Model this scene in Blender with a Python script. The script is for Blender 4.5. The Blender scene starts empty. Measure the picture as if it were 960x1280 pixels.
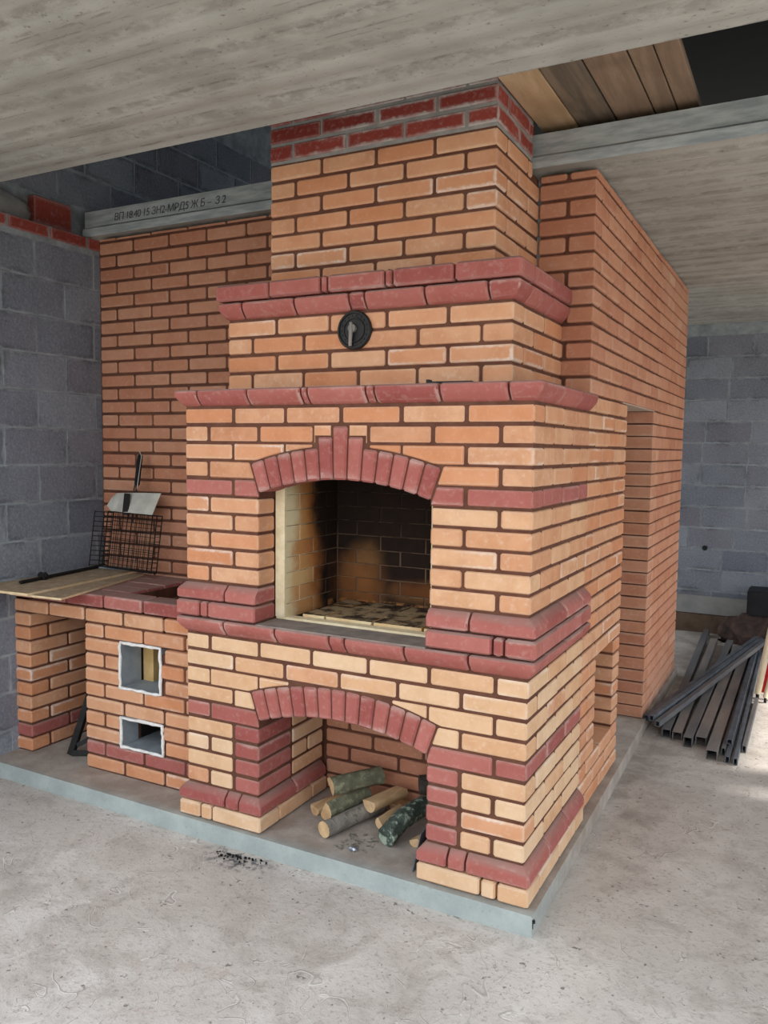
import bpy, bmesh, math, random
from mathutils import Vector, Matrix, noise as mnoise

random.seed(7)
scene = bpy.context.scene
col = scene.collection

# ------------------------------------------------------------------ camera
cam_d = bpy.data.cameras.new('camera')
cam = bpy.data.objects.new('camera', cam_d)
col.objects.link(cam)
scene.camera = cam
CX, CY, CZ = 0.8392, -2.7168, 1.6321
YAW, PITCH, ROLL, FPX = 0.4817, -0.0779, 0.0119, 1015.9
fwd = Vector((-math.sin(YAW) * math.cos(PITCH), math.cos(YAW) * math.cos(PITCH), math.sin(PITCH)))
rgt = Vector((math.cos(YAW), math.sin(YAW), 0))
upv = rgt.cross(fwd)
r2 = rgt * math.cos(ROLL) + upv * math.sin(ROLL)
u2 = -rgt * math.sin(ROLL) + upv * math.cos(ROLL)
M3 = Matrix((r2, u2, -fwd)).transposed()
cam.matrix_world = Matrix.Translation((CX, CY, CZ)) @ M3.to_4x4()
cam_d.sensor_fit = 'VERTICAL'
cam_d.sensor_height = 24.0
cam_d.lens = FPX / 1280.0 * 24.0
cam_d.clip_start = 0.02
cam_d.clip_end = 200

# ------------------------------------------------------------------ world, sun, exposure
world = bpy.data.worlds.new('sky')
scene.world = world
world.use_nodes = True
wn = world.node_tree.nodes
bg = wn['Background']
bg.inputs[0].default_value = (0.86, 0.93, 1.0, 1)
bg.inputs[1].default_value = 1.0
sun_d = bpy.data.lights.new('sun', 'SUN')
sun_d.energy = 2.2
sun_d.angle = math.radians(3)
sun_d.color = (1.0, 0.95, 0.88)
sun = bpy.data.objects.new('sun', sun_d)
col.objects.link(sun)
sun.rotation_euler = Vector((-0.62, -0.15, -0.77)).to_track_quat('-Z', 'Y').to_euler()
vs = scene.view_settings
scene.display_settings.display_device = 'sRGB'
vs.view_transform = 'Standard'
vs.look = 'None'
vs.gamma = 1.0
vs.use_curve_mapping = False
vs.exposure = 1.2

# ------------------------------------------------------------------ helpers
H = 0.0749                                   # one course of brickwork
GX = 0.0875


def lin(c):
    return tuple(((v / 255) / 12.92 if v / 255 <= 0.04045 else ((v / 255 + 0.055) / 1.055) ** 2.4) for v in c) + (1.0,)


def new_mat(name, rough=0.85, metal=0.0, spec=0.25):
    m = bpy.data.materials.new(name)
    m.use_nodes = True
    nt = m.node_tree
    b = nt.nodes['Principled BSDF']
    b.inputs['Roughness'].default_value = rough
    b.inputs['Metallic'].default_value = metal
    b.inputs['Specular IOR Level'].default_value = spec
    return m, nt, b


class NT:
    """small node-graph writer"""

    def __init__(s, nt):
        s.nt = nt

    def n(s, t, **kw):
        nd = s.nt.nodes.new(t)
        for k, v in kw.items():
            setattr(nd, k, v)
        return nd

    def link(s, a, b):
        s.nt.links.new(a, b)

    def put(s, sock, v):
        if isinstance(v, bpy.types.NodeSocket):
            s.nt.links.new(v, sock)
        else:
            sock.default_value = v

    def math(s, op, a, b=0.0, c=0.0, clamp=False):
        nd = s.n('ShaderNodeMath', operation=op, use_clamp=clamp)
        s.put(nd.inputs[0], a)
        s.put(nd.inputs[1], b)
        if op in ('MULTIPLY_ADD', 'COMPARE', 'SMOOTH_MIN'):
            s.put(nd.inputs[2], c)
        return nd.outputs[0]

    def mix(s, f, a, b, blend='MIX'):
        nd = s.n('ShaderNodeMix', data_type='RGBA', blend_type=blend)
        s.put(nd.inputs[0], f)
        s.put(nd.inputs[6], a)
        s.put(nd.inputs[7], b)
        return nd.outputs[2]

    def smooth(s, x, lo, hi, a=0.0, b=1.0):
        nd = s.n('ShaderNodeMapRange', interpolation_type='SMOOTHSTEP')
        s.put(nd.inputs[0], x)
        nd.inputs[1].default_value = lo
        nd.inputs[2].default_value = hi
        nd.inputs[3].default_value = a
        nd.inputs[4].default_value = b
        return nd.outputs[0]

    def ramp(s, f, stops):
        nd = s.n('ShaderNodeValToRGB')
        els = nd.color_ramp.elements
        while len(els) < len(stops):
            els.new(0.5)
        for e, (p, c) in zip(els, stops):
            e.position = p
            e.color = c
        s.put(nd.inputs[0], f)
        return nd.outputs[0]

    def noise(s, vec, scale, detail=4, rough=0.55, dist=0.0, out=0):
        nd = s.n('ShaderNodeTexNoise')
        if vec is not None:
            s.link(vec, nd.inputs['Vector'])
        nd.inputs['Scale'].default_value = scale
        nd.inputs['Detail'].default_value = detail
        nd.inputs['Roughness'].default_value = rough
        nd.inputs['Distortion'].default_value = dist
        return nd.outputs[out]

    def mapping(s, vec, scale=(1, 1, 1), loc=(0, 0, 0), rot=(0, 0, 0)):
        nd = s.n('ShaderNodeMapping')
        s.link(vec, nd.inputs[0])
        nd.inputs['Location'].default_value = loc
        nd.inputs['Rotation'].default_value = rot
        nd.inputs['Scale'].default_value = scale
        return nd.outputs[0]

    def bump(s, h, strength, dist, bsdf):
        nd = s.n('ShaderNodeBump')
        nd.inputs['Strength'].default_value = strength
        nd.inputs['Distance'].default_value = dist
        s.link(h, nd.inputs['Height'])
        s.link(nd.outputs[0], bsdf.inputs['Normal'])

    def pos(s):
        return s.n('ShaderNodeNewGeometry').outputs['Position']

    def rnd(s):
        a = s.n('ShaderNodeObjectInfo').outputs['Random']
        b = s.n('ShaderNodeNewGeometry').outputs['Random Per Island']
        return s.math('FRACT', s.math('ADD', a, b))

    def sep(s, v):
        nd = s.n('ShaderNodeSeparateXYZ')
        s.link(v, nd.inputs[0])
        return nd.outputs


def brick_mat(name, cols, white=(214, 190, 170), white_amt=0.25, white_thr=0.72, pale_edge=0.35, mott=0.5,
              inner=None, inner_amt=0.0, dust=0.0):
    """fired brick: colour from brick to brick, a mottled face, pale rubbed edges, salt bloom on some bricks"""
    m, nt, b = new_mat(name, 0.88)
    g = NT(nt)
    r = g.rnd()
    n = len(cols)
    base = g.ramp(r, [(i / max(1, n - 1), lin(c)) for i, c in enumerate(cols)])
    p = g.pos()
    big = g.noise(p, 9, 3, 0.6)
    fine = g.noise(p, 160, 3, 0.7)
    mid = g.noise(p, 38, 4, 0.65)
    c = g.mix(g.smooth(big, 0.35, 0.7, 0, mott), base, g.mix(1.0, base, (0.80, 0.70, 0.62, 1), 'MULTIPLY'))
    c = g.mix(g.smooth(mid, 0.5, 0.75, 0, 0.5), c, g.mix(0.5, base, lin(white)))
    c = g.mix(g.smooth(fine, 0.60, 0.75, 0, 0.25), c, g.mix(1.0, base, (0.6, 0.5, 0.45, 1), 'MULTIPLY'))
    # distance to the brick's own edge on the face being shaded
    tc = g.n('ShaderNodeTexCoord')
    ge = g.sep(tc.outputs['Generated'])
    no = g.sep(tc.outputs['Normal'])
    d = None
    for i, dim in enumerate((0.25, 0.2, 0.066)):
        e = g.math('MULTIPLY', g.math('MINIMUM', ge[i], g.math('SUBTRACT', 1.0, ge[i])), dim)
        e = g.math('ADD', e, g.math('GREATER_THAN', g.math('ABSOLUTE', no[i]), 0.7))
        d = e if d is None else g.math('MINIMUM', d, e)
    dd = g.math('ADD', d, g.math('MULTIPLY', g.math('SUBTRACT', mid, 0.5), 0.03))
    if inner:
        c = g.mix(g.math('MULTIPLY', g.smooth(dd, 0.006, 0.016), g.math('MULTIPLY', g.math('GREATER_THAN', r, 0.35), inner_amt)), c, lin(inner))
    c = g.mix(g.smooth(dd, 0.002, 0.012, pale_edge, 0), c, g.mix(0.45, base, lin(white)))
    r2_ = g.math('FRACT', g.math('MULTIPLY', r, 7.31))
    patch = g.noise(p, 6, 2, 0.5)
    bloom = g.math('MULTIPLY', g.smooth(dd, 0.003, 0.018, 1, 0),
                   g.math('MULTIPLY', g.math('GREATER_THAN', r2_, white_thr), g.smooth(patch, 0.40, 0.6)))
    c = g.mix(g.math('MULTIPLY', bloom, white_amt), c, lin(white))
    if dust:         # cement dust settled on the upward faces
        nz = g.sep(g.n('ShaderNodeNewGeometry').outputs['Normal'])[2]
        c = g.mix(g.math('MULTIPLY', g.smooth(nz, 0.45, 0.95), g.smooth(big, 0.25, 0.6, dust * 0.5, dust)), c, lin((146, 128, 118)))
    g.link(c, b.inputs['Base Color'])
    h = g.math('ADD', g.math('MULTIPLY', mid, 0.6), g.math('MULTIPLY', fine, 0.4))
    g.bump(h, 0.35, 0.004, b)
    return m


MAT = {}
MAT['brick'] = brick_mat('apricot_brick', [(200, 143, 108), (209, 157, 121), (214, 170, 136), (206, 150, 113), (198, 138, 101)],
                         white=(226, 208, 194), white_amt=0.75, white_thr=0.74, mott=0.7, inner=(204, 132, 90), inner_amt=0.4)
MAT['brick_pale_lit'] = brick_mat('pale_lit_apricot_brick', [(213, 170, 132), (219, 182, 146), (222, 189, 154), (216, 176, 138), (210, 163, 124)],
                              white=(232, 216, 200), white_amt=0.5, white_thr=0.8, mott=0.5)  # paler brick copy, light on the lower courses put into its colour
MAT['brick_mid_lit'] = brick_mat('mid_lit_apricot_brick', [(206, 152, 115), (213, 165, 127), (217, 175, 138), (210, 158, 120), (204, 148, 110)],
                             white=(228, 210, 196), white_amt=0.6, white_thr=0.78, mott=0.6)  # halfway copy for the right pier, some of that light in its colour
MAT['brick_b'] = brick_mat('orange_brick', [(188, 130, 104), (197, 143, 114), (192, 134, 104), (182, 122, 96)], pale_edge=0.3)
MAT['red'] = brick_mat('red_brick', [(162, 93, 86), (174, 106, 97), (150, 80, 75), (168, 99, 90)],
                       white=(196, 168, 158), white_amt=0.5, white_thr=0.5, mott=0.45, pale_edge=0.4, dust=0.75)
MAT['oldred'] = brick_mat('rough_red_brick', [(142, 62, 54), (152, 70, 60), (132, 56, 50)], white=(188, 180, 176),
                          white_amt=0.95, white_thr=0.25, pale_edge=0.6)


def simple_mat(name, c1, c2, scale=8, rough=0.9, bump=0.3, bdist=0.004, fine=120, metal=0.0, spec=0.2, stretch=(1, 1, 1), obj=False):
    m, nt, b = new_mat(name, rough, metal, spec)
    g = NT(nt)
    p = g.n('ShaderNodeTexCoord').outputs['Object'] if obj else g.pos()
    v = g.mapping(p, stretch)
    a = g.noise(v, scale, 5, 0.6)
    f = g.noise(v, fine, 3, 0.7)
    c = g.mix(g.smooth(a, 0.3, 0.7), lin(c1), lin(c2))
    c = g.mix(g.smooth(f, 0.55, 0.75, 0, 0.35), c, g.mix(1.0, lin(c1), (0.7, 0.7, 0.7, 1), 'MULTIPLY'))
    g.link(c, b.inputs['Base Color'])
    g.bump(g.math('ADD', g.math('MULTIPLY', a, 0.5), g.math('MULTIPLY', f, 0.5)), bump, bdist, b)
    return m


MAT['mortar'] = simple_mat('brown_mortar', (88, 55, 43), (104, 70, 55), 14)
MAT['mortar_grey'] = simple_mat('grey_mortar', (140, 140, 138), (160, 158, 154), 14)
MAT['wash'] = simple_mat('cement_dust', (122, 112, 106), (148, 136, 126), 12)
MAT['loft_shade'] = simple_mat('loft_shade', (13, 14, 16), (18, 18, 20), 3)  # near black: darkness of the unlit loft put into the colour
MAT['soot_black'] = simple_mat('soot', (26, 23, 22), (40, 34, 31), 10)
MAT['iron'] = simple_mat('black_iron', (34, 33, 33), (46, 44, 42), 20, rough=0.55, metal=0.4, spec=0.4, bump=0.15)
MAT['steel_blue'] = simple_mat('dark_blued_steel', (76, 81, 88), (104, 109, 116), 10, rough=0.55, metal=0.1, spec=0.4, bump=0.1)
MAT['rust'] = simple_mat('weathered_steel', (116, 113, 112), (150, 140, 132), 7, rough=0.7, metal=0.15, bump=0.1, stretch=(1, 0.25, 1))
MAT['rust_dark'] = simple_mat('dark_weathered_steel', (96, 98, 102), (122, 118, 116), 7, rough=0.65, metal=0.2, bump=0.1, stretch=(1, 0.25, 1))
MAT['plate_grey'] = simple_mat('pale_grey_plate', (172, 168, 158), (196, 192, 182), 14, rough=0.6, metal=0.1)
MAT['white_cord'] = simple_mat('white_fibre_cord', (222, 218, 212), (240, 238, 234), 60, bump=0.8, bdist=0.006)
MAT['cream'] = simple_mat('cream_fibre', (216, 198, 160), (232, 218, 184), 20)
MAT['plate_dark'] = simple_mat('galvanised_duct', (140, 146, 152), (160, 166, 170), 10, rough=0.6, metal=0.2)
MAT['tan'] = simple_mat('tan_firebrick', (196, 160, 104), (214, 180, 124), 12)
MAT['old_wood'] = simple_mat('old_dark_timber', (82, 66, 54), (110, 92, 76), 5, stretch=(1, 0.12, 1))
MAT['red_paint'] = simple_mat('red_paint', (168, 28, 32), (190, 44, 44), 9, rough=0.5, bump=0.05)
MAT['cream_paint'] = simple_mat('cream_paint', (226, 214, 180), (238, 228, 200), 9, rough=0.5, bump=0.05)
MAT['chalk'] = simple_mat('charcoal', (22, 22, 24), (38, 38, 40), 30)
MAT['foil'] = simple_mat('crumpled_foil', (200, 204, 212), (120, 126, 140), 90, rough=0.35, metal=0.7)
MAT['ink'] = simple_mat('marker_ink', (58, 60, 64), (96, 98, 102), 40)
MAT['rubble'] = simple_mat('dark_rubble', (52, 46, 44), (92, 72, 64), 12, bump=0.8, bdist=0.02)
MAT['black_plastic'] = simple_mat('black_plastic', (24, 25, 28), (32, 33, 36), 9, rough=0.5, bump=0.05)


def mat_block():
    """cast concrete block: grainy grey face, smeared mortar along its edges, damp and dark stains"""
    m, nt, b = new_mat('concrete_block', 0.95, spec=0.1)
    g = NT(nt)
    p = g.pos()
    r = g.rnd()
    base = g.ramp(r, [(0, lin((110, 114, 124))), (0.4, lin((126, 130, 139))), (0.75, lin((120, 120, 128))), (1, lin((138, 143, 151)))])
    a = g.noise(p, 3.5, 5, 0.65)
    f = g.noise(p, 70, 4, 0.75)
    mid = g.noise(p, 14, 5, 0.7)
    c = g.mix(g.smooth(a, 0.35, 0.7, 0, 0.55), base, g.mix(1.0, base, (0.70, 0.68, 0.70, 1), 'MULTIPLY'))
    c = g.mix(g.smooth(f, 0.48, 0.66, 0, 0.5), c, g.mix(1.0, base, (1.45, 1.45, 1.45, 1), 'MULTIPLY'))
    c = g.mix(g.smooth(f, 0.46, 0.32, 0, 0.5), c, g.mix(1.0, base, (0.55, 0.55, 0.56, 1), 'MULTIPLY'))
    ge = g.sep(g.n('ShaderNodeTexCoord').outputs['Generated'])
    ez = g.math('MULTIPLY', g.math('MINIMUM', ge[2], g.math('SUBTRACT', 1.0, ge[2])), 0.19)
    ey = g.math('MULTIPLY', g.math('MINIMUM', ge[1], g.math('SUBTRACT', 1.0, ge[1])), 0.38)
    ex = g.math('MULTIPLY', g.math('MINIMUM', ge[0], g.math('SUBTRACT', 1.0, ge[0])), 0.38)
    nr = g.sep(g.n('ShaderNodeTexCoord').outputs['Normal'])
    ey = g.math('ADD', ey, g.math('GREATER_THAN', g.math('ABSOLUTE', nr[1]), 0.7))
    ex = g.math('ADD', ex, g.math('GREATER_THAN', g.math('ABSOLUTE', nr[0]), 0.7))
    d = g.math('MINIMUM', ez, g.math('MINIMUM', ex, ey))
    wob = g.math('MULTIPLY', g.math('SUBTRACT', mid, 0.5), 0.10)
    dark = g.math('MULTIPLY', g.smooth(g.math('ADD', d, wob), 0.0, 0.035, 1, 0), g.smooth(a, 0.5, 0.62))
    c = g.mix(g.math('MULTIPLY', dark, 0.6), c, lin((62, 66, 70)))
    smear = g.smooth(g.math('ADD', d, g.math('MULTIPLY', wob, 0.45)), 0.0, 0.010, 1, 0)
    c = g.mix(g.math('MULTIPLY', smear, 0.7), c, lin((146, 152, 156)))
    g.link(c, b.inputs['Base Color'])
    g.bump(g.math('ADD', f, mid), 0.6, 0.006, b)
    return m


MAT['block'] = mat_block()
MAT['blockmortar'] = simple_mat('block_mortar', (120, 126, 130), (156, 162, 166), 9, bump=0.6)


def mat_ceiling():
    """cast slab underside: grey beige with long streaks along the casting direction"""
    m, nt, b = new_mat('cast_slab', 0.9, spec=0.15)
    g = NT(nt)
    p = g.pos()
    s1 = g.noise(g.mapping(p, (0.35, 7, 1)), 1.0, 4, 0.6, 0.3)
    s2 = g.noise(g.mapping(p, (0.9, 22, 1)), 1.0, 5, 0.65, 0.3)
    pit = g.noise(g.mapping(p, (40, 60, 40)), 1.0, 3, 0.7)
    bl = g.noise(p, 2.2, 4, 0.6)
    c = g.mix(g.smooth(bl, 0.35, 0.65), lin((160, 160, 154)), lin((178, 178, 173)))
    yy = g.math('ADD', g.sep(p)[1], g.math('MULTIPLY', g.math('SUBTRACT', s1, 0.5), 0.16))
    wv = g.math('SINE', g.math('MULTIPLY', yy, 2 * math.pi / 0.19))
    wv2 = g.math('SINE', g.math('MULTIPLY', yy, 2 * math.pi / 0.061))
    rough_n = g.noise(g.mapping(p, (13, 22, 13)), 1.0, 5, 0.7)
    bandm = g.math('MULTIPLY', g.smooth(wv, 0.35, 1.0), g.smooth(rough_n, 0.30, 0.62))
    line = g.math('MULTIPLY', g.smooth(wv2, 0.6, 1.0), g.math('MULTIPLY', g.smooth(rough_n, 0.42, 0.62), g.smooth(s2, 0.45, 0.6)))
    c = g.mix(g.math('MULTIPLY', bandm, 0.5), c, lin((118, 113, 106)))
    c = g.mix(g.math('MULTIPLY', line, 0.55), c, lin((112, 106, 99)))
    c = g.mix(g.smooth(pit, 0.60, 0.72, 0, 0.6), c, lin((100, 95, 90)))
    g.link(c, b.inputs['Base Color'])
    g.bump(g.math('ADD', g.math('MULTIPLY', rough_n, 0.5), g.math('MULTIPLY', pit, -0.4)), 0.3, 0.015, b)
    return m


MAT['ceiling'] = mat_ceiling()
MAT['slab_edge'] = simple_mat('slab_edge', (146, 154, 157), (184, 190, 191), 12, stretch=(0.5, 3, 3))


def mat_floor():
    m, nt, b = new_mat('screed_floor', 0.92, spec=0.15)
    g = NT(nt)
    p = g.pos()
    a = g.noise(p, 1.3, 6, 0.62, 0.3)
    a2 = g.noise(p, 5, 6, 0.65, 0.4)
    f = g.noise(p, 60, 4, 0.7)
    sc = g.noise(g.mapping(p, (1, 1.0, 1)), 7, 2, 0.4, 1.6)
    c = g.mix(g.smooth(a, 0.35, 0.68), lin((188, 180, 172)), lin((212, 206, 199)))
    c = g.mix(g.smooth(a2, 0.45, 0.68, 0, 0.6), c, lin((160, 150, 141)))
    rust = g.noise(p, 3.1, 5, 0.7, 0.6)
    c = g.mix(g.smooth(rust, 0.60, 0.74, 0, 0.45), c, lin((158, 132, 120)))
    c = g.mix(g.smooth(f, 0.52, 0.68, 0, 0.5), c, lin((140, 130, 122)))
    # trowel scratches and flakes: thin bands where warped noises cross a level
    def scratch(scale, dist, lvl, w, seed):
        q = g.noise(g.mapping(p, (1, 1, 1), (seed, seed, 0)), scale, 2, 0.45, dist)
        t = g.math('SUBTRACT', q, lvl)
        mask = g.smooth(g.noise(g.mapping(p, (1, 1, 1), (seed * 3, 0, 0)), scale * 0.55, 3), 0.54, 0.60)
        lite = g.math('MULTIPLY', g.smooth(g.math('ABSOLUTE', t), 0.0, w, 1, 0), mask)
        darkb = g.math('MULTIPLY', g.smooth(g.math('ABSOLUTE', g.math('SUBTRACT', t, w * 1.3)), 0.0, w, 1, 0), mask)
        return lite, darkb
    l1, d1 = scratch(4.0, 0.35, 0.56, 0.006, 2.0)
    l2, d2 = scratch(8.0, 0.5, 0.53, 0.008, 5.0)
    band = g.math('MAXIMUM', l1, l2)
    dk = g.math('MAXIMUM', d1, d2)
    c = g.mix(g.math('MULTIPLY', dk, 0.45), c, lin((128, 118, 110)))
    c = g.mix(g.math('MULTIPLY', band, 0.5), c, lin((226, 221, 213)))
    spots = g.noise(p, 33, 2, 0.5)
    c = g.mix(g.smooth(spots, 0.69, 0.74, 0, 0.7), c, lin((92, 84, 80)))
    # soot smear in front of the plinth
    xyz = g.sep(p)
    dx = g.math('MULTIPLY', g.math('ADD', xyz[0], 1.19), 5.0)
    dy = g.math('MULTIPLY', g.math('ADD', xyz[1], 0.11), 10.0)
    rr = g.math('ADD', g.math('MULTIPLY', dx, dx), g.math('MULTIPLY', dy, dy))
    sm = g.math('MULTIPLY', g.smooth(rr, 0.0, 1.3, 1, 0), g.smooth(g.noise(p, 26, 4, 0.7), 0.46, 0.62))
    c = g.mix(g.math('MULTIPLY', sm, 0.85), c, lin((66, 72, 80)))
    # trampled dirt along the wall side
    c = g.mix(g.math('MULTIPLY', g.smooth(xyz[0], 0.55, 0.05), g.math('MULTIPLY', g.smooth(xyz[1], 0.2, 1.2), g.smooth(a2, 0.3, 0.7, 0.1, 0.6))), c, lin((140, 128, 120)))
    g.link(c, b.inputs['Base Color'])
    h = g.math('ADD', g.math('ADD', g.math('MULTIPLY', a2, 0.7), g.math('MULTIPLY', f, 0.25)), g.math('MULTIPLY', band, 0.12))
    g.bump(h, 0.6, 0.025, b)
    return m


MAT['floor'] = mat_floor()


def mat_plinth():
    m, nt, b = new_mat('plinth_cement', 0.92, spec=0.15)
    g = NT(nt)
    p = g.pos()
    xyz = g.sep(p)
    nz = g.sep(g.n('ShaderNodeNewGeometry').outputs['Normal'])
    a = g.noise(p, 6, 5, 0.65)
    f = g.noise(p, 80, 3, 0.7)
    top = g.mix(g.smooth(a, 0.35, 0.7), lin((150, 138, 128)), lin((176, 166, 156)))
    side = g.mix(g.smooth(a, 0.35, 0.7), lin((153, 160, 157)), lin((171, 177, 173)))
    nn = g.sep(g.n('ShaderNodeNewGeometry').outputs['Normal'])
    side = g.mix(g.math('MULTIPLY', g.smooth(nn[0], 0.3, 0.8), g.smooth(xyz[1], -0.05, 0.7, 0.2, 1.0)), side, top)
    edge = g.smooth(xyz[1], -0.05, 0.02, 1, 0)     # the lip of the plinth is coated like its side
    k = g.math('MAXIMUM', g.math('LESS_THAN', nz[2], 0.7), g.math('MULTIPLY', edge, 0.8))
    c = g.mix(k, top, side)
    c = g.mix(g.smooth(f, 0.58, 0.75, 0, 0.35), c, lin((110, 104, 98)))
    g.link(c, b.inputs['Base Color'])
    g.bump(g.math('ADD', a, f), 0.4, 0.006, b)
    return m


MAT['plinth'] = mat_plinth()


def mat_firebrick():
    """pale firebrick lining; soot and burn marks are stains laid over it"""
    m, nt, b = new_mat('firebrick', 0.9, spec=0.15)
    g = NT(nt)
    p = g.pos()
    xyz = g.sep(p)
    r = g.rnd()
    base = g.ramp(r, [(0, lin((206, 160, 104))), (0.5, lin((190, 134, 84))), (1, lin((212, 176, 124)))])
    n1 = g.noise(p, 5, 4, 0.6)
    n2 = g.noise(p, 22, 4, 0.65)
    warp = g.math('MULTIPLY', g.math('SUBTRACT', n1, 0.5), 0.22)
    # clean by the mouth, burnt brown, then black towards the back
    y = g.math('ADD', xyz[1], warp)
    zlow = g.math('MULTIPLY', g.math('SUBTRACT', 1.25, xyz[2]), 0.16)
    y2 = g.math('SUBTRACT', y, g.math('MAXIMUM', zlow, -0.05))
    clean = g.mix(g.smooth(y, 0.15, 0.24), lin((222, 206, 166)), base)
    c = g.mix(g.smooth(y2, 0.22, 0.36), clean, g.mix(1.0, base, (0.75, 0.55, 0.42, 1), 'MULTIPLY'))
    soot = g.smooth(y2, 0.30, 0.44)
    # two burnt-clean patches low on the back wall
    def patch(cx, cz, sx, sz):
        dx = g.math('MULTIPLY', g.math('SUBTRACT', xyz[0], cx), 1 / sx)
        dz = g.math('MULTIPLY', g.math('SUBTRACT', xyz[2], cz), 1 / sz)
        q = g.math('ADD', g.math('MULTIPLY', dx, dx), g.math('MULTIPLY', dz, dz))
        return g.smooth(g.math('ADD', q, g.math('MULTIPLY', g.math('SUBTRACT', n1, 0.5), 1.6)), -0.4, 1.5, 1, 0)
    back = g.math('GREATER_THAN', xyz[1], 0.47)
    keep = g.math('MULTIPLY', back, g.math('MAXIMUM', g.math('MULTIPLY', patch(-0.98, 1.02, 0.15, 0.17), 0.62), g.math('MULTIPLY', patch(-0.62, 0.99, 0.30, 0.06), 0.45)))
    low = g.math('MULTIPLY', g.smooth(xyz[2], 0.940, 0.925), g.math('MULTIPLY', back, g.smooth(n2, 0.46, 0.60, 0, 0.7)))
    soot = g.math('MULTIPLY', soot, g.math('SUBTRACT', 1.0, g.math('MAXIMUM', keep, low)))
    c = g.mix(g.math('MULTIPLY', soot, 0.985), c, g.mix(n2, lin((18, 16, 16)), lin((40, 31, 28))))
    nz = g.sep(g.n('ShaderNodeNewGeometry').outputs['Normal'])[2]
    hearth = g.mix(g.smooth(g.noise(p, 11, 4, 0.65), 0.44, 0.60), lin((158, 136, 104)), lin((52, 43, 36)))
    hearth = g.mix(g.smooth(n2, 0.55, 0.70), hearth, lin((96, 70, 52)))
    c = g.mix(g.math('GREATER_THAN', nz, 0.6), c, hearth)
    g.link(c, b.inputs['Base Color'])
    g.bump(n2, 0.2, 0.004, b)
    return m


MAT['firebrick'] = mat_firebrick()


def mat_firejoint():
    m, nt, b = new_mat('firebrick_joint', 0.95, spec=0.1)
    g = NT(nt)
    p = g.pos()
    xyz = g.sep(p)
    n1 = g.noise(p, 6, 3)
    y = g.math('ADD', xyz[1], g.math('MULTIPLY', g.math('SUBTRACT', n1, 0.5), 0.3))
    c = g.mix(g.smooth(y, 0.25, 0.45), lin((222, 208, 176)), lin((104, 82, 66)))
    c = g.mix(g.smooth(xyz[2], 1.12, 1.32, 0, 0.85), c, g.mix(g.smooth(xyz[1], 0.2, 0.35), lin((222, 208, 176)), lin((30, 26, 25))))
    g.link(c, b.inputs['Base Color'])
    return m


MAT['firejoint'] = mat_firejoint()


def mat_wood(name, c1, c2, knot=None, axis=1):
    m, nt, b = new_mat(name, 0.8)
    g = NT(nt)
    p = g.pos()
    st = [8, 8, 8]
    st[axis] = 0.8
    v = g.mapping(p, tuple(st))
    a = g.noise(v, 2.5, 5, 0.6, 0.6)
    f = g.noise(v, 14, 4, 0.7)
    bl = g.noise(p, 4, 3)
    c = g.mix(g.smooth(a, 0.35, 0.65), lin(c1), lin(c2))
    c = g.mix(g.smooth(f, 0.5, 0.75, 0, 0.35), c, g.mix(1.0, lin(c1), (0.65, 0.6, 0.55, 1), 'MULTIPLY'))
    c = g.mix(g.smooth(bl, 0.5, 0.75, 0, 0.35), c, g.mix(1.0, lin(c1), (0.6, 0.55, 0.5, 1), 'MULTIPLY'))
    g.link(c, b.inputs['Base Color'])
    g.bump(f, 0.2, 0.004, b)
    return m


MAT['plank_new'] = mat_wood('fresh_plank', (180, 152, 118), (194, 166, 134))
MAT['plank_dark'] = mat_wood('weathered_dark_plank', (100, 90, 79), (128, 113, 97))
MAT['plank_mid'] = mat_wood('weathered_brown_plank', (128, 108, 90), (148, 126, 107))
MAT['particle'] = simple_mat('chipboard', (150, 130, 106), (178, 158, 132), 30, fine=160)
MAT['ply_edge'] = simple_mat('board_edge', (206, 178, 138), (224, 200, 164), 20)
MAT['splitwood'] = mat_wood('split_wood', (186, 150, 108), (208, 176, 136))


def mat_bark(name, c1, c2, c3):
    m, nt, b = new_mat(name, 0.95, spec=0.1)
    g = NT(nt)
    p = g.n('ShaderNodeTexCoord').outputs['Object']
    a = g.noise(p, 18, 5, 0.7)
    v = g.noise(g.mapping(p, (1, 1, 0.3)), 50, 4, 0.7)
    li = g.noise(p, 34, 4, 0.6)
    c = g.mix(g.smooth(a, 0.35, 0.65), lin(c1), lin(c2))
    c = g.mix(g.smooth(li, 0.52, 0.62, 0, 0.8), c, lin(c3))
    g.link(c, b.inputs['Base Color'])
    g.bump(g.math('ADD', v, a), 0.8, 0.008, b)
    return m


MAT['bark_green'] = mat_bark('green_grey_bark', (96, 94, 78), (120, 118, 96), (138, 140, 112))
MAT['bark_grey'] = mat_bark('grey_bark', (120, 114, 106), (146, 140, 130), (104, 98, 90))
MAT['bark_lichen'] = mat_bark('lichen_bark', (56, 62, 56), (92, 102, 92), (164, 176, 158))
MAT['bark_dark'] = mat_bark('dark_bark', (58, 52, 48), (82, 76, 70), (66, 60, 56))

# ------------------------------------------------------------------ object helpers


def link(o, parent=None):
    col.objects.link(o)
    if parent is not None:
        o.parent = parent
    return o


def wloc(o):
    v = Vector(o.location)
    while o.parent:
        o = o.parent
        v += Vector(o.location)
    return v


def tag(o, label=None, cat=None, group=None, kind=None):
    if label:
        o['label'] = label
    if cat:
        o['category'] = cat
    if group:
        o['group'] = group
    if kind:
        o['kind'] = kind
    return o


def thing(name, loc, label, cat, group=None, kind=None):
    o = bpy.data.objects.new(name, None)
    o.empty_display_size = 0.1
    o.location = loc
    link(o)
    return tag(o, label, cat, group, kind)


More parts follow.
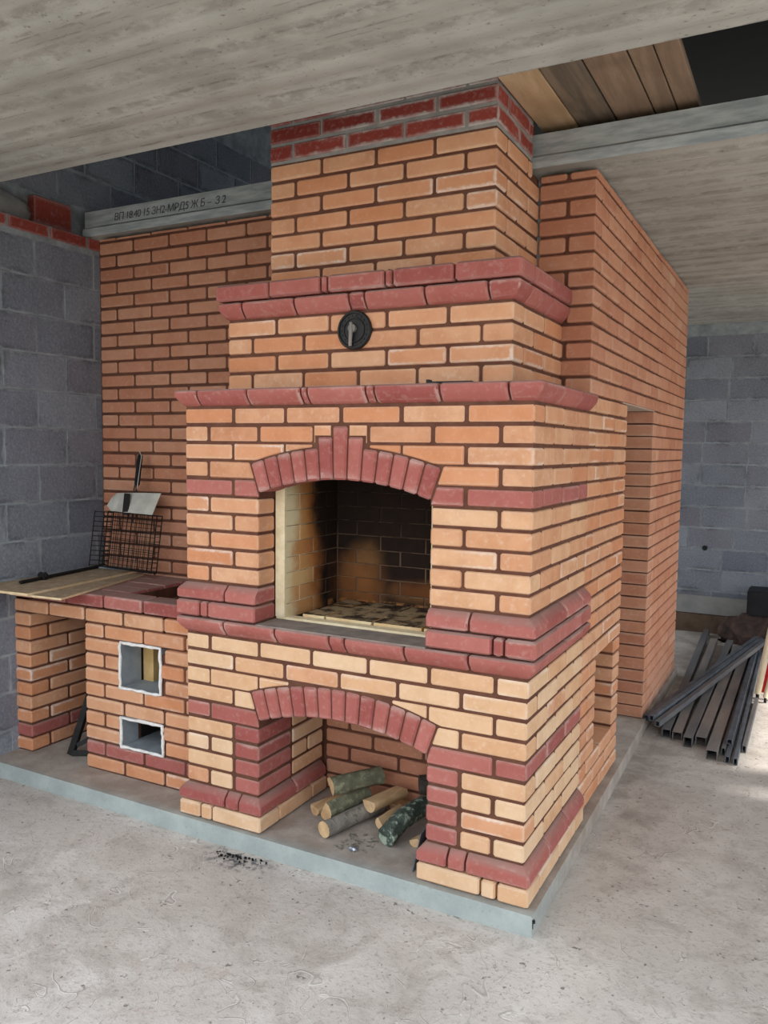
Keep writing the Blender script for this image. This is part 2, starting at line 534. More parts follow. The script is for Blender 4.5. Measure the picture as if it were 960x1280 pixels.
def mesh_obj(name, verts, faces, mat, parent=None, smooth=False, origin=None, mats=None, mi=None):
    """verts in world coordinates; origin moves the object's origin"""
    org = Vector(origin) if origin is not None else Vector((0, 0, 0))
    me = bpy.data.meshes.new(name)
    me.from_pydata([tuple(Vector(v) - org) for v in verts], [], faces)
    for mm in (mats or [mat]):
        me.materials.append(mm)
    if mi:
        me.polygons.foreach_set('material_index', mi)
    if smooth:
        me.polygons.foreach_set('use_smooth', [True] * len(me.polygons))
    me.update()
    o = bpy.data.objects.new(name, me)
    link(o, parent)
    o.location = org - (wloc(parent) if parent is not None else Vector((0, 0, 0)))
    return o


def bm_obj(name, bm, mat, parent=None, smooth_angle=None, origin=None):
    bmesh.ops.recalc_face_normals(bm, faces=bm.faces)
    org = Vector(origin) if origin is not None else Vector((0, 0, 0))
    if origin is not None:
        bmesh.ops.translate(bm, verts=bm.verts, vec=-org)
    me = bpy.data.meshes.new(name)
    bm.to_mesh(me)
    bm.free()
    if isinstance(mat, (list, tuple)):
        for m in mat:
            me.materials.append(m)
    else:
        me.materials.append(mat)
    if smooth_angle is not None:
        me.polygons.foreach_set('use_smooth', [True] * len(me.polygons))
        me.set_sharp_from_angle(angle=math.radians(smooth_angle))
    o = bpy.data.objects.new(name, me)
    link(o, parent)
    o.location = org - (wloc(parent) if parent is not None else Vector((0, 0, 0)))
    return o


def boxes_mesh(bm, x0, x1, y0, y1, z0, z1):
    vs_ = [bm.verts.new(p) for p in ((x0, y0, z0), (x1, y0, z0), (x1, y1, z0), (x0, y1, z0), (x0, y0, z1), (x1, y0, z1), (x1, y1, z1), (x0, y1, z1))]
    for f in ((0, 3, 2, 1), (4, 5, 6, 7), (0, 1, 5, 4), (1, 2, 6, 5), (2, 3, 7, 6), (3, 0, 4, 7)):
        bm.faces.new([vs_[i] for i in f])


def prism_xz(bm, poly, y0, y1):
    """polygon in (x, z) pushed from y0 to y1"""
    a = [bm.verts.new((x, y0, z)) for x, z in poly]
    c = [bm.verts.new((x, y1, z)) for x, z in poly]
    n = len(poly)
    bm.faces.new(a)
    bm.faces.new(c[::-1])
    for i in range(n):
        bm.faces.new((a[i], c[i], c[(i + 1) % n], a[(i + 1) % n]))


_cache = {}


def bevel_box_data(dx, dy, dz, b):
    """24 vertices, 44 triangles; big faces flat, edges rounded through the normals"""
    hx, hy, hz = dx / 2, dy / 2, dz / 2
    V, N, idx = [], [], {}
    for sx in (-1, 1):
        for sy in (-1, 1):
            for sz in (-1, 1):
                for ax in range(3):
                    p = [sx * (hx - b), sy * (hy - b), sz * (hz - b)]
                    p[ax] = (sx * hx, sy * hy, sz * hz)[ax]
                    n = [0, 0, 0]
                    n[ax] = (sx, sy, sz)[ax]
                    idx[(sx, sy, sz, ax)] = len(V)
                    V.append(tuple(p))
                    N.append(tuple(n))
    F = []

    def add(ids):
        c = sum((Vector(V[i]) for i in ids), Vector()) / len(ids)
        nn = (Vector(V[ids[1]]) - Vector(V[ids[0]])).cross(Vector(V[ids[2]]) - Vector(V[ids[1]]))
        F.append(ids if nn.dot(c) > 0 else ids[::-1])
    for ax in range(3):
        o1, o2 = [a for a in range(3) if a != ax]
        for s in (-1, 1):
            q = []
            for a, c in ((-1, -1), (1, -1), (1, 1), (-1, 1)):
                k = [0, 0, 0]
                k[ax], k[o1], k[o2] = s, a, c
                q.append(idx[(k[0], k[1], k[2], ax)])
            add(q)
        for a in (-1, 1):          # bevel along axis ax, between faces o1 and o2
            for c in (-1, 1):
                q = []
                for s, f in ((-1, o1), (1, o1), (1, o2), (-1, o2)):
                    k = [0, 0, 0]
                    k[ax], k[o1], k[o2] = s, a, c
                    q.append(idx[(k[0], k[1], k[2], f)])
                add(q)
    for sx in (-1, 1):
        for sy in (-1, 1):
            for sz in (-1, 1):
                add([idx[(sx, sy, sz, 0)], idx[(sx, sy, sz, 1)], idx[(sx, sy, sz, 2)]])
    return V, F, N


def box_mesh(dx, dy, dz, b, mat, name):
    key = (round(dx * 1000), round(dy * 1000), round(dz * 1000), round(b * 10000), mat)
    if key in _cache:
        return _cache[key]
    V, F, N = bevel_box_data(dx, dy, dz, b)
    me = bpy.data.meshes.new(name)
    me.from_pydata(V, [], F)
    me.polygons.foreach_set('use_smooth', [True] * len(me.polygons))
    me.update()
    me.normals_split_custom_set_from_vertices(N)
    me.materials.append(MAT[mat])
    _cache[key] = me
    return me


def brick(parent, x0, x1, y0, y1, z0, z1, mat='brick', name='brick', bev=0.0095, jit=0.0012):
    if mat == 'brick_pale_lit' and random.random() < 0.07:   # a stray brick in the plain apricot colour
        mat = 'brick'
    me = box_mesh(x1 - x0, y1 - y0, z1 - z0, bev, mat, name)
    o = bpy.data.objects.new(name, me)
    link(o, parent)
    c = Vector(((x0 + x1) / 2, (y0 + y1) / 2, (z0 + z1) / 2))
    if jit:
        c += Vector([random.uniform(-jit, jit) for _ in range(3)])
        o.rotation_euler = (0, 0, random.choice((0, math.pi)) + random.uniform(-0.003, 0.003))
    o.location = c - wloc(parent)
    return o


J = 0.0042


def zc(k):
    return (k - 1) * H + 0.0042, k * H - 0.0033


def run_x(parent, joints, y0, k, mat='brick', depth=0.12, name='brick', depths=None, z=None, bev=0.0095, open_l=True, open_r=True):
    """bricks along x between joints; first and last joint are free ends unless closed"""
    z0, z1 = z or zc(k)
    out = []
    for i in range(len(joints) - 1):
        a = joints[i] + (J if (i > 0 or not open_l) else 0)
        b = joints[i + 1] - (J if (i < len(joints) - 2 or not open_r) else 0)
        d = depths.get(i, depth) if depths else depth
        mt = mat[i % len(mat)] if isinstance(mat, (list, tuple)) else mat
        out.append(brick(parent, a, b, y0, y0 + d, z0, z1, mt, name, bev))
    return out


def run_y(parent, joints, x1, k, mat='brick', depth=0.12, name='brick', sign=-1, z=None, bev=0.0095, open_l=False, open_r=False):
    z0, z1 = z or zc(k)
    for i in range(len(joints) - 1):
        a = joints[i] + (J if (i > 0 or not open_l) else 0)
        b = joints[i + 1] - (J if (i < len(joints) - 2 or not open_r) else 0)
        xa, xb = (x1 - depth, x1) if sign < 0 else (x1, x1 + depth)
        brick(parent, xa, xb, a, b, z0, z1, mat, name, bev)


def steps(a, b, first, mod=0.26):
    """joints from a to b, the first brick 'first' wide, then whole modules"""
    out = [a]
    x = a + first
    while x < b - 0.04:
        out.append(x)
        x += mod
    out.append(b)
    return out


def stack_brick(parent, x0, x1, y0, y1, levels, mat, name='red_brick', c=0.006):
    """moulded brick: levels = (z, out_left, out_right, out_front), vertical edges chamfered"""
    V, F = [], []
    for (z, ol, orr, of, ins) in levels:
        a, b, f, bk = x0 - ol + ins, x1 + orr - ins, y0 - of + ins, y1 - ins
        ring = [(a + c, f), (b - c, f), (b, f + c), (b, bk - c), (b - c, bk), (a + c, bk), (a, bk - c), (a, f + c)]
        V += [(px, py, z) for px, py in ring]
    n = len(levels)
    for i in range(n - 1):
        for j in range(8):
            k = (j + 1) % 8
            F.append((i * 8 + j, i * 8 + k, (i + 1) * 8 + k, (i + 1) * 8 + j))
    F.append(tuple(range(7, -1, -1)))
    F.append(tuple((n - 1) * 8 + j for j in range(8)))
    org = ((x0 + x1) / 2, (y0 + y1) / 2, levels[0][0])
    o = mesh_obj(name, V, F, MAT[mat], parent, origin=org)
    me = o.data
    me.polygons.foreach_set('use_smooth', [True] * len(me.polygons))
    me.set_sharp_from_angle(angle=math.radians(32))
    return o


def prof(kind, k, p=0.03):
    z0, z1 = zc(k)
    if kind == 'corbel':
        q = [(z0, 0.0, 0.005), (z0 + 0.006, 0.14, 0), (z0 + 0.016, 0.40, 0), (z0 + 0.027, 0.70, 0), (z0 + 0.038, 0.92, 0), (z0 + 0.048, 1.0, 0), (z1 - 0.006, 1.0, 0), (z1, 1.0, 0.006)]
    elif kind == 'chamfer':
        q = [(z0, 1.0, 0.006), (z0 + 0.006, 1.0, 0), (z0 + 0.034, 1.0, 0), (z0 + 0.042, 0.86, 0), (z1 - 0.004, 0.12, 0), (z1, 0.0, 0.004)]
    else:
        q = [(z0, 1.0, 0.008), (z0 + 0.008, 1.0, 0), (z1 - 0.008, 1.0, 0), (z1, 1.0, 0.008)]
    return [(z, p * f, ins) for z, f, ins in q]


def moulded_x(parent, joints, y0, kind, k, mat='red', p=0.03, name='red_brick', left=True, right=True, depth=0.12, cdepth=None, ends=(True, True)):
    """moulded course along the front; end bricks also turn the corner"""
    P = prof(kind, k, p)
    n = len(joints) - 1
    for i in range(n):
        a = joints[i] + (J if i > 0 else 0)
        b = joints[i + 1] - (J if i < n - 1 else 0)
        L = 1.0 if (i == 0 and left) else 0.0
        R = 1.0 if (i == n - 1 and right) else 0.0
        lv = [(z, o * L, o * R, o, ins) for z, o, ins in P]
        d = cdepth if (cdepth and i == n - 1) else depth
        stack_brick(parent, a, b, y0, y0 + d, lv, mat, name)


def moulded_y(parent, joints, x1, kind, k, mat='red', p=0.03, name='red_brick', depth=0.12):
    """moulded course along a side facing +x"""
    P = prof(kind, k, p)
    n = len(joints) - 1
    for i in range(n):
        a = joints[i] + J
        b = joints[i + 1] - (J if i < n - 1 else 0)
        lv = [(z, 0, o, 0, ins) for z, o, ins in P]
        stack_brick(parent, x1 - depth, x1, a, b, lv, mat, name)


def poly_brick(parent, poly, y0, y1, mat, name='brick', bev=0.005):
    bm = bmesh.new()
    prism_xz(bm, poly, y0, y1)
    bmesh.ops.recalc_face_normals(bm, faces=bm.faces)
    bmesh.ops.bevel(bm, geom=[e for e in bm.edges], offset=bev, segments=1, affect='EDGES', clamp_overlap=True)
    cx = sum(p[0] for p in poly) / len(poly)
    cz = sum(p[1] for p in poly) / len(poly)
    return bm_obj(name, bm, MAT[mat], parent, origin=(cx, (y0 + y1) / 2, cz))


def tube(bm, pts, r, seg=8, cap=True, taper=None):
    """round bar through points"""
    pts = [Vector(p) for p in pts]
    rings = []
    n = len(pts)
    prev = None
    for i, p in enumerate(pts):
        if i == 0:
            d = pts[1] - pts[0]
        elif i == n - 1:
            d = pts[-1] - pts[-2]
        else:
            d = (pts[i + 1] - pts[i]).normalized() + (pts[i] - pts[i - 1]).normalized()
        d.normalize()
        if prev is None:
            up = Vector((0, 0, 1)) if abs(d.z) < 0.9 else Vector((1, 0, 0))
            u = d.cross(up).normalized()
        else:
            u = (prev - d * prev.dot(d)).normalized()
        prev = u
        v = d.cross(u)
        rr = r * (taper[i] if taper else 1)
        rings.append([bm.verts.new(p + (u * math.cos(2 * math.pi * j / seg) + v * math.sin(2 * math.pi * j / seg)) * rr) for j in range(seg)])
    for a, b in zip(rings, rings[1:]):
        for j in range(seg):
            bm.faces.new((a[j], a[(j + 1) % seg], b[(j + 1) % seg], b[j]))
    if cap:
        bm.faces.new(rings[0][::-1])
        bm.faces.new(rings[-1])


def obox(bm, c, ax, ay, az, hx, hy, hz):
    """oriented box"""
    c, ax, ay, az = Vector(c), Vector(ax).normalized(), Vector(ay).normalized(), Vector(az).normalized()
    v = [bm.verts.new(c + ax * sx * hx + ay * sy * hy + az * sz * hz) for sx in (-1, 1) for sy in (-1, 1) for sz in (-1, 1)]
    for f in ((0, 1, 3, 2), (4, 6, 7, 5), (0, 4, 5, 1), (2, 3, 7, 6), (0, 2, 6, 4), (1, 5, 7, 3)):
        bm.faces.new([v[i] for i in f])


# ================================================================== THE SETTING
FZ = -0.075
WX = -2.86        # face of the left block wall
BY = 0.76         # face of the brick wall behind the bench
FY = 5.5          # far block wall
CZB = 2.82        # underside of the slabs
S_OPEN0, S_OPEN1 = -0.165, 0.71

# floor: gently uneven screed
bm = bmesh.new()
NXF, NYF = 60, 70
grid = {}
for i in range(NXF + 1):
    for j in range(NYF + 1):
        x = -3.2 + 8.0 * i / NXF
        y = -4.2 + 9.9 * j / NYF
        grid[i, j] = bm.verts.new((x, y, FZ + 0.006 * (mnoise.noise(Vector((x * 1.7, y * 1.7, 0))))))
for i in range(NXF):
    for j in range(NYF):
        bm.faces.new((grid[i, j], grid[i + 1, j], grid[i + 1, j + 1], grid[i, j + 1]))
o = bm_obj('floor', bm, MAT['floor'], smooth_angle=60)
tag(o, 'uneven grey beige concrete screed floor', 'floor', kind='structure')

bm = bmesh.new()
vsg = [bm.verts.new(p) for p in ((-40, -40, FZ - 0.05), (40, -40, FZ - 0.05), (40, 40, FZ - 0.05), (-40, 40, FZ - 0.05))]
bm.faces.new(vsg)
o = bm_obj('ground', bm, simple_mat('yard_ground', (150, 144, 134), (172, 166, 154), 1.0))
tag(o, 'pale ground of the yard outside the open bay', 'ground', kind='structure')

# plinth under the masonry
bm = bmesh.new()
pts = [(-2.86, -0.028), (-1.58, -0.045), (0.052, -0.055), (0.045, 0.78), (0.022, 2.4), (0.012, 3.75), (-0.3, 3.75), (-0.3, 0.8), (-2.86, 0.8)]
lo = [bm.verts.new((x, y, FZ - 0.02)) for x, y in pts]
hi = [bm.verts.new((x + (-0.004 if x > 0 else 0), y + (0.008 if y < 0 else 0), 0.0)) for x, y in pts]
bm.faces.new(hi)
for i in range(len(pts)):
    k = (i + 1) % len(pts)
    bm.faces.new((lo[i], lo[k], hi[k], hi[i]))
o = bm_obj('plinth', bm, MAT['plinth'])
tag(o, 'low concrete plinth with a blue grey edge under the oven and bench', 'plinth', kind='structure')
bm = bmesh.new()
obox(bm, (0.047, -0.042, -0.030), (0.8, 0.6, 0), (-0.6, 0.8, 0), (0, 0, 1), 0.004, 0.004, 0.016)
obox(bm, (0.050, -0.030, -0.024), (0.8, 0.6, 0), (-0.6, 0.8, 0), (0, 0.2, 1), 0.003, 0.008, 0.005)
clip = bm_obj('steel_clip', bm, MAT['iron'], o)

# ---- ceiling slabs: cast hollow-core slabs with a rippled underside
ceil = thing('ceiling', (0, 0, CZB), 'ceiling of cast concrete slabs with rippled streaked undersides', 'ceiling', kind='structure')


def slab(x0, x1, y0, y1, edge_front=True, edge_back=True):
    n = max(8, int((y1 - y0) / 0.028))
    prof_ = []
    for i in range(n + 1):
        t = i / n
        y = y0 + (y1 - y0) * t
        w = 0.007 * math.sin((y - y0) * 2 * math.pi / 0.19) + 0.004 * mnoise.noise(Vector((y * 9, 3.3, 0)))
        e = min(t, 1 - t) * (y1 - y0)
        w *= min(1, e / 0.06)
        prof_.append((y, CZB + w))
    back = [(y1, CZB + 0.045), (y1 - 0.018, CZB + 0.058), (y1 - 0.018, CZB + 0.145), (y1 - 0.14, CZB + 0.155), (y1 - 0.14, CZB + 0.18)]
    front = [(y0 + 0.14, CZB + 0.18), (y0 + 0.14, CZB + 0.155), (y0 + 0.018, CZB + 0.145), (y0 + 0.018, CZB + 0.058), (y0, CZB + 0.045)]
    P = prof_ + back + front
    V = [(x0, y, z) for y, z in P] + [(x1, y, z) for y, z in P]
    m = len(P)
    F = [(i, (i + 1) % m, m + (i + 1) % m, m + i) for i in range(m)]
    F += [tuple(range(m - 1, -1, -1)), tuple(range(m, 2 * m))]
    mi = [0 if i < n else 1 for i in range(m)] + [1, 1]
    o = mesh_obj('slab', V, F, None, ceil, mats=[MAT['ceiling'], MAT['slab_edge']], mi=mi, origin=(x0, y0, CZB))
    bm = bmesh.new()
    bm.from_mesh(o.data)
    bmesh.ops.recalc_face_normals(bm, faces=bm.faces)
    bm.to_mesh(o.data)
    bm.free()
    o.data.polygons.foreach_set('use_smooth', [True] * len(o.data.polygons))
    o.data.set_sharp_from_angle(angle=math.radians(28))
    return o


SX0, SX1 = -2.93, 2.6
slab(SX0, 5.5, -1.365, S_OPEN0)  # this slab and the next run far right, unseen, to block sun
s_back = slab(SX0, 5.5, S_OPEN1, 2.235)
slab(SX0, SX1, 2.245, 3.735)
slab(SX0, SX1, 3.745, 5.6)

bm = bmesh.new()
boxes_mesh(bm, 2.75, 5.5, S_OPEN0 - 0.05, S_OPEN1 + 0.05, CZB + 0.182, CZB + 0.22)
bm_obj('sun_blocker_slab', bm, MAT['slab_edge'], ceil)  # added slab, out of view, stops sun coming through the gap

# marker writing on the edge of the back slab, left of the chimney
tx = bpy.data.curves.new('marker_writing', 'FONT')
tx.body = 'ВП 18.40 15 ЗН2-МРД5 Ж Б –  З 2'
tx.size = 0.056
tx.extrude = 0.0005
tx.shear = 0.15
tx.space_character = 0.92
tx.materials.append(MAT['ink'])
to = bpy.data.objects.new('marker_writing', tx)
link(to, s_back)
to.rotation_euler = (math.pi / 2, 0, 0)
to.location = Vector((-2.70, S_OPEN1 + 0.0165, CZB + 0.074)) - wloc(s_back)
tag(to, label='dark handwritten marker line on the slab edge')

# ---- attic above the slabs
bm = bmesh.new()
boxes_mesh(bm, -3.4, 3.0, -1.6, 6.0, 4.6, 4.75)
tag(bm_obj('roof', bm, MAT['loft_shade']), 'roof over the loft, its darkness put into the colour', 'roof', kind='structure')
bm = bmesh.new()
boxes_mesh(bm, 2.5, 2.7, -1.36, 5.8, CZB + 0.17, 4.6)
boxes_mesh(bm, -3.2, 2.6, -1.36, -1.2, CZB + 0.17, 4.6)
tag(bm_obj('wall_loft', bm, MAT['loft_shade'], smooth_angle=30), 'block walls closing the loft, its darkness put into the colour', 'wall', kind='structure')

# ---- left block wall, block by block
BLZ, BLX = 0.2, 0.4


def block_wall_x(root, xface, y0, y1, k0, k1, thick, zoff=-0.08, phase=0.32, irregular=None, gap=0.004):
    """wall facing +x, running along y"""
    for k in range(k0, k1):
        z0 = zoff + k * BLZ
        off = phase if (k % 2 == 1) else phase + 0.19
        if irregular:
            off += irregular.get(k, 0)
        ys = [y0]
        y = off - 40 * BLX
        while y < y1 - 0.03:
            if y > y0 + 0.03:
                ys.append(y)
            y += BLX
        ys.append(y1)
        for a, b in zip(ys, ys[1:]):
            d = random.uniform(-0.002, 0.002)
            me = box_mesh(thick, b - a - 2 * gap, BLZ - 2 * gap, 0.003, 'block', 'block')
            o = bpy.data.objects.new('block', me)
            link(o, root)
            o.location = Vector((xface - thick / 2 + d, (a + b) / 2, z0 + BLZ / 2)) - wloc(root)


def core(root, dims, mat='blockmortar', name='mortar'):
    bm = bmesh.new()
    for d in dims:
        boxes_mesh(bm, *d)
    return bm_obj(name, bm, MAT[mat], root)


wl = thing('wall_left', (WX, 0, FZ), 'grey concrete block wall behind the bench end', 'wall', kind='structure')
core(wl, [(WX - 0.19, WX - 0.003, -1.2, BY + 0.02, FZ - 0.02, 2.745)])
block_wall_x(wl, WX, -1.2, BY + 0.02, 0, 14, 0.12)
# course of old red brick on top of the blocks
y = -0.62
while y < BY - 0.02:
    b = min(y + 0.26, BY + 0.02)
    brick(wl, WX - 0.12, WX + 0.004, y + 0.008, b - 0.008, 2.745, 2.808, 'oldred', 'red_brick', 0.004)
    y = b
core(wl, [(WX - 0.12, WX - 0.004, -1.2, BY, 2.74, 2.81)], 'mortar_grey', 'mortar_bed')
# recessed upper wall seen through the gap between the slabs, running on into the loft
UX = WX - 0.14
core(wl, [(UX - 0.2, UX - 0.003, -1.2, 6.0, 2.81, 4.6)])
for k in range(0, 5):
    y = -1.2 + (0.2 if k % 2 else 0.0)
    while y < 5.9:
        if not (k == 0 and -0.1 < y < 0.8):
            me = box_mesh(0.12, 0.388, 0.188, 0.003, 'block', 'block')
            o = bpy.data.objects.new('block', me)
            link(o, wl)
            o.location = Vector((UX - 0.06, y + 0.2, 2.985 + 0.2 * k - 0.08)) - wloc(wl)
        y += 0.4
brick(wl, UX - 0.06, UX + 0.045, 0.40, 0.655, 2.835, 2.985, 'oldred', 'red_brick', 0.006)
# lump of mortar smeared beside that brick
bm = bmesh.new()
bmesh.ops.create_icosphere(bm, subdivisions=3, radius=1)
for v in bm.verts:
    k = 1 + 0.25 * mnoise.noise(v.co * 2.3)
    v.co = Vector((UX + v.co.x * 0.05 * k, 0.16 + v.co.y * 0.26 * k, 2.885 + v.co.z * 0.085 * k))
bm_obj('mortar_smear', bm, MAT['mortar_grey'], wl, 60)

# ---- far block wall behind the store room
wf = thing('wall_far', (0, FY, FZ), 'blue grey concrete block wall at the far end of the store', 'wall', kind='structure')
core(wf, [(-3.0, 3.2, FY + 0.004, FY + 0.25, FZ - 0.1, 2.95)])
irr = {0: 0.05, 1: -0.06, 2: 0.12, 3: 0.02, 4: -0.2, 5: 0.1, 6: 0.0, 7: 0.19, 8: -0.02, 9: 0.2, 10: 0.01, 11: 0.0, 12: 0.2, 13: 0.03}
for k in range(1, 15):
    z0 = -0.08 + (k - 1) * BLZ
    off = (0.13 if k % 2 else -0.06) + irr.get(k, 0)
    n0 = -2
    for i in range(-3, 6):
        a = off + i * BLX
        hgt = BLZ if z0 + BLZ < 2.84 else 2.84 - z0
        me = box_mesh(BLX - 0.009, 0.12, hgt - 0.009, 0.003, 'block', 'block')
        o = bpy.data.objects.new('block', me)
        link(o, wf)
        o.location = Vector((a + BLX / 2, FY + 0.06 + random.uniform(-0.002, 0.002), z0 + hgt / 2)) - wloc(wf)
bm = bmesh.new()
tube(bm, [(-0.012, FY - 0.006, 0.727), (-0.012, FY + 0.03, 0.727)], 0.024, 14)
bm_obj('pipe_end', bm, MAT['black_plastic'], wf, 40)
bm = bmesh.new()
boxes_mesh(bm, -1.2, 0.5, FY - 0.03, FY - 0.002, 0.10, 0.27)
tag(bm_obj('baseboard_far', bm, simple_mat('cement_band', (132, 132, 130), (150, 148, 144), 6)), 'cement band along the foot of the far wall', 'baseboard', kind='structure')
bm = bmesh.new()
boxes_mesh(bm, -1.2, 0.5, FY - 0.06, FY - 0.002, FZ - 0.01, 0.095)
tag(bm_obj('trim_1', bm, MAT['old_wood']), 'dark timber strip on the floor along the far wall', 'trim', kind='structure')

# ---- added wall on the right, out of view; its doorway shapes the sun patch
wo = thing('wall_sun_blocker', (2.5, 3, FZ), 'unseen block wall with a doorway, added to shape the sunlight', 'wall', kind='structure')
core(wo, [(2.5, 2.7, 2.2, 2.45, FZ - 0.05, CZB), (2.5, 2.7, 5.1, 5.6, FZ - 0.05, CZB), (2.5, 2.6, 2.45, 5.1, 2.45, CZB)], 'block', 'blocks')

# ---- orange brick wall behind the bench
wb = thing('wall_back', (-2.0, BY, 0), 'orange brick wall rising behind the bench to the slab', 'wall', kind='structure')
core(wb, [(WX, -1.30, BY + 0.008, BY + 0.24, 0, 2.80)], 'mortar')
HB = 0.0754
for k in range(11, 39):
    z1 = 1.814 + (k - 24) * HB
    z0 = z1 - HB
    zz = (z0 + 0.0055, z1 - 0.0045 if k < 38 else 2.808)
    jn = steps(WX + 0.005, -1.31, 0.13 if k % 2 == 0 else 0.26, 0.263)
    run_x(wb, jn, BY, k, 'brick_b', 0.12, z=zz)

# ---- orange brick wall running back on the right (partition)
PY, PE = 0.775, 3.635          # front end, far end
OY0, OY1, OZ = 1.565, 2.335, 25 * H
NY0, NY1, NZ0, NZ1 = 1.035, 1.435, 3 * H, 9 * H
wr = thing('wall_right', (-0.12, PY, 0), 'long orange brick wall with a doorway and a low niche', 'wall', kind='structure')
i_ = 0.009
core(wr, [(-0.25 + i_, -i_, PY + i_, OY0 - i_, NZ1 + i_, OZ), (-0.25 + i_, -i_, PY + i_, NY0 - i_, 0, NZ1 + i_),
          (-0.25 + i_, -i_, NY1 + i_, OY0 - i_, 0, NZ1 + i_), (-0.25 + i_, -i_, NY0 - i_, NY1 + i_, 0, NZ0 - i_),
          (-0.25 + i_, -i_, PY + i_, PE - i_, OZ + 0.006, 2.80), (-0.25 + i_, -i_, OY1 + i_, PE - i_, 0, OZ + 0.01)], 'mortar')
stuff = []          # far bricks too narrow to tell apart: joined
for k in range(1, 39):
    zz = zc(k) if k < 38 else (37 * H + 0.0055, 2.808)
    odd = k % 2 == 1
    above = k > 25
    y_end_near = PE if above else OY0
    if above:      # free front end, header and stretcher in turn
        if odd:
            brick(wr, -0.25, 0, PY, PY + 0.12, *zz, mat='brick_b')
            jn = steps(PY + 0.125, y_end_near, 0.26)
        else:
            brick(wr, -0.25, -0.13, PY, PY + 0.12, *zz, mat='brick_b')
            brick(wr, -0.12, 0, PY, PY + 0.25, *zz, mat='brick_b')
            jn = steps(PY + 0.255, y_end_near, 0.26)
    else:
        jn = steps(PY, y_end_near, 0.13 if odd else 0.26)
        if jn[-1] - jn[-2] < 0.10:
            del jn[-2]
    segs = []
    for a, b in zip(jn, jn[1:]):
        segs.append((a, b))
    if 4 <= k <= 9:      # the niche
        segs = ([(PY, PY + 0.13), (PY + 0.13, NY0 + J)] if odd else [(PY, NY0 + J)]) + [(NY1 - J, OY0)]
    for a, b in segs:
        e0 = a + J
        e1 = b - (J if b < y_end_near - 0.001 else 0)
        if above and a > 2.44:
            stuff.append((-0.12, 0, e0, e1, zz[0], zz[1]))
        else:
            dep = 0.25 if (4 <= k <= 9 and a > 1.2) else 0.12
            if dep == 0.25:
                e0 = NY1
            brick(wr, -dep, 0, e0, e1, *zz, mat='brick' if a < OY0 and k < 26 else 'brick_b')
    if not above:        # far side of the doorway
        brick(wr, -0.25, 0, OY1, OY1 + 0.12, *zz, mat='brick_b', bev=0.003)
        for a, b in zip(*(lambda s: (s, s[1:]))(steps(OY1 + 0.125, PE, 0.26 if odd else 0.13))):
            stuff.append((-0.12, 0, a + J, b - J, zz[0], zz[1]))
V, F = [], []
for (x0, x1, y0, y1, z0, z1) in stuff:
    bv, bf, _n = bevel_box_data(x1 - x0, y1 - y0, z1 - z0, 0.005)
    c = Vector(((x0 + x1) / 2, (y0 + y1) / 2, (z0 + z1) / 2))
    s = len(V)
    V += [Vector(v) + c for v in bv]
    F += [tuple(i + s for i in f) for f in bf]
o = mesh_obj('far_bricks', V, F, MAT['brick_b'], wr, origin=(-0.06, 3.0, 0))
o['kind'] = 'stuff'
# steel lintel plate over the doorway
bm = bmesh.new()
boxes_mesh(bm, -0.245, -0.004, OY0 - 0.10, OY1 + 0.06, OZ - 0.001, OZ + 0.005)
bm_obj('lintel_plate', bm, simple_mat('lintel_plate', (170, 150, 136), (186, 168, 152), 9), wr)

# ================================================================== THE OVEN
XL, XR = -1.555, 0.0
PL, PR = -1.165, -0.39            # inner faces of the piers
AX = -0.7775                      # centre of the arches
AR_IN, AR_OUT = 1.185, 1.31
A_DZ = 0.96
ANG = math.asin(0.3875 / AR_IN)
oven = thing('masonry_oven', (-0.78, 0.35, 0), 'large apricot brick barbecue oven with red brick arches, shelf and chimney', 'oven')


def arc_z(x, cz, r):
    return cz + math.sqrt(max(0, r * r - (x - AX) ** 2))


CZ_UP = 0.324
CZ_LO = CZ_UP - A_DZ
body_dims = []
c_ = 0.0075
# body core: piers, back, solid between the niche and the firebox
body_dims += [(XL + c_, PL - c_, c_, 0.775, 0, 8 * H), (PR + c_, XR - c_, c_, 0.775, 0, 8 * H), (PL - c_, PR + c_, 0.53 + c_, 0.775, 0, 8 * H)]
body_dims += [(XL + c_, XR - c_, 0.25, 0.775, 8 * H, 12 * H - 0.003)]
body_dims += [(XL + c_, PL - c_, c_, 0.775, 12 * H - 0.003, 20 * H), (PR + c_, XR - c_, c_, 0.775, 12 * H - 0.003, 20 * H)]
body_dims += [(PL - c_, PR + c_, 0.62, 0.775, 12 * H - 0.003, 25 * H - 0.004)]
body_dims += [(XL + c_, PL - c_, 0.13, 0.775, 20 * H, 25 * H - 0.004), (PR + c_, XR - c_, 0.13, 0.775, 20 * H, 25 * H - 0.004)]
body_dims += [(PL - c_, PR + c_, 0.13, 0.64, 23 * H, 25 * H - 0.004)]
bm = bmesh.new()
for d in body_dims:
    boxes_mesh(bm, *d)
# masonry in front, cut by the two arches
for (cz, zlo, ztop, dep) in ((CZ_LO, 6 * H, 12 * H - 0.004, 0.25), (CZ_UP, 19 * H, 25 * H - 0.004, 0.13)):
    n = 18
    arc = []
    for i in range(n + 1):
        x = PL + (PR - PL) * i / n
        arc.append((x, arc_z(x, cz, AR_IN) + 0.012))
    # split in strips so that the face stays convex
    cf = c_ - 0.0016
    prism_xz(bm, [(XL + cf, zlo), (PL, zlo), (PL, ztop), (XL + cf, ztop)], cf, dep)
    prism_xz(bm, [(PR, zlo), (XR - cf, zlo), (XR - cf, ztop), (PR, ztop)], cf, dep)
    for (xa, za), (xb, zb) in zip(arc, arc[1:]):
        prism_xz(bm, [(xa, za), (xb, zb), (xb, ztop), (xa, ztop)], cf, dep)
body = bm_obj('oven_body', bm, MAT['mortar'], oven)


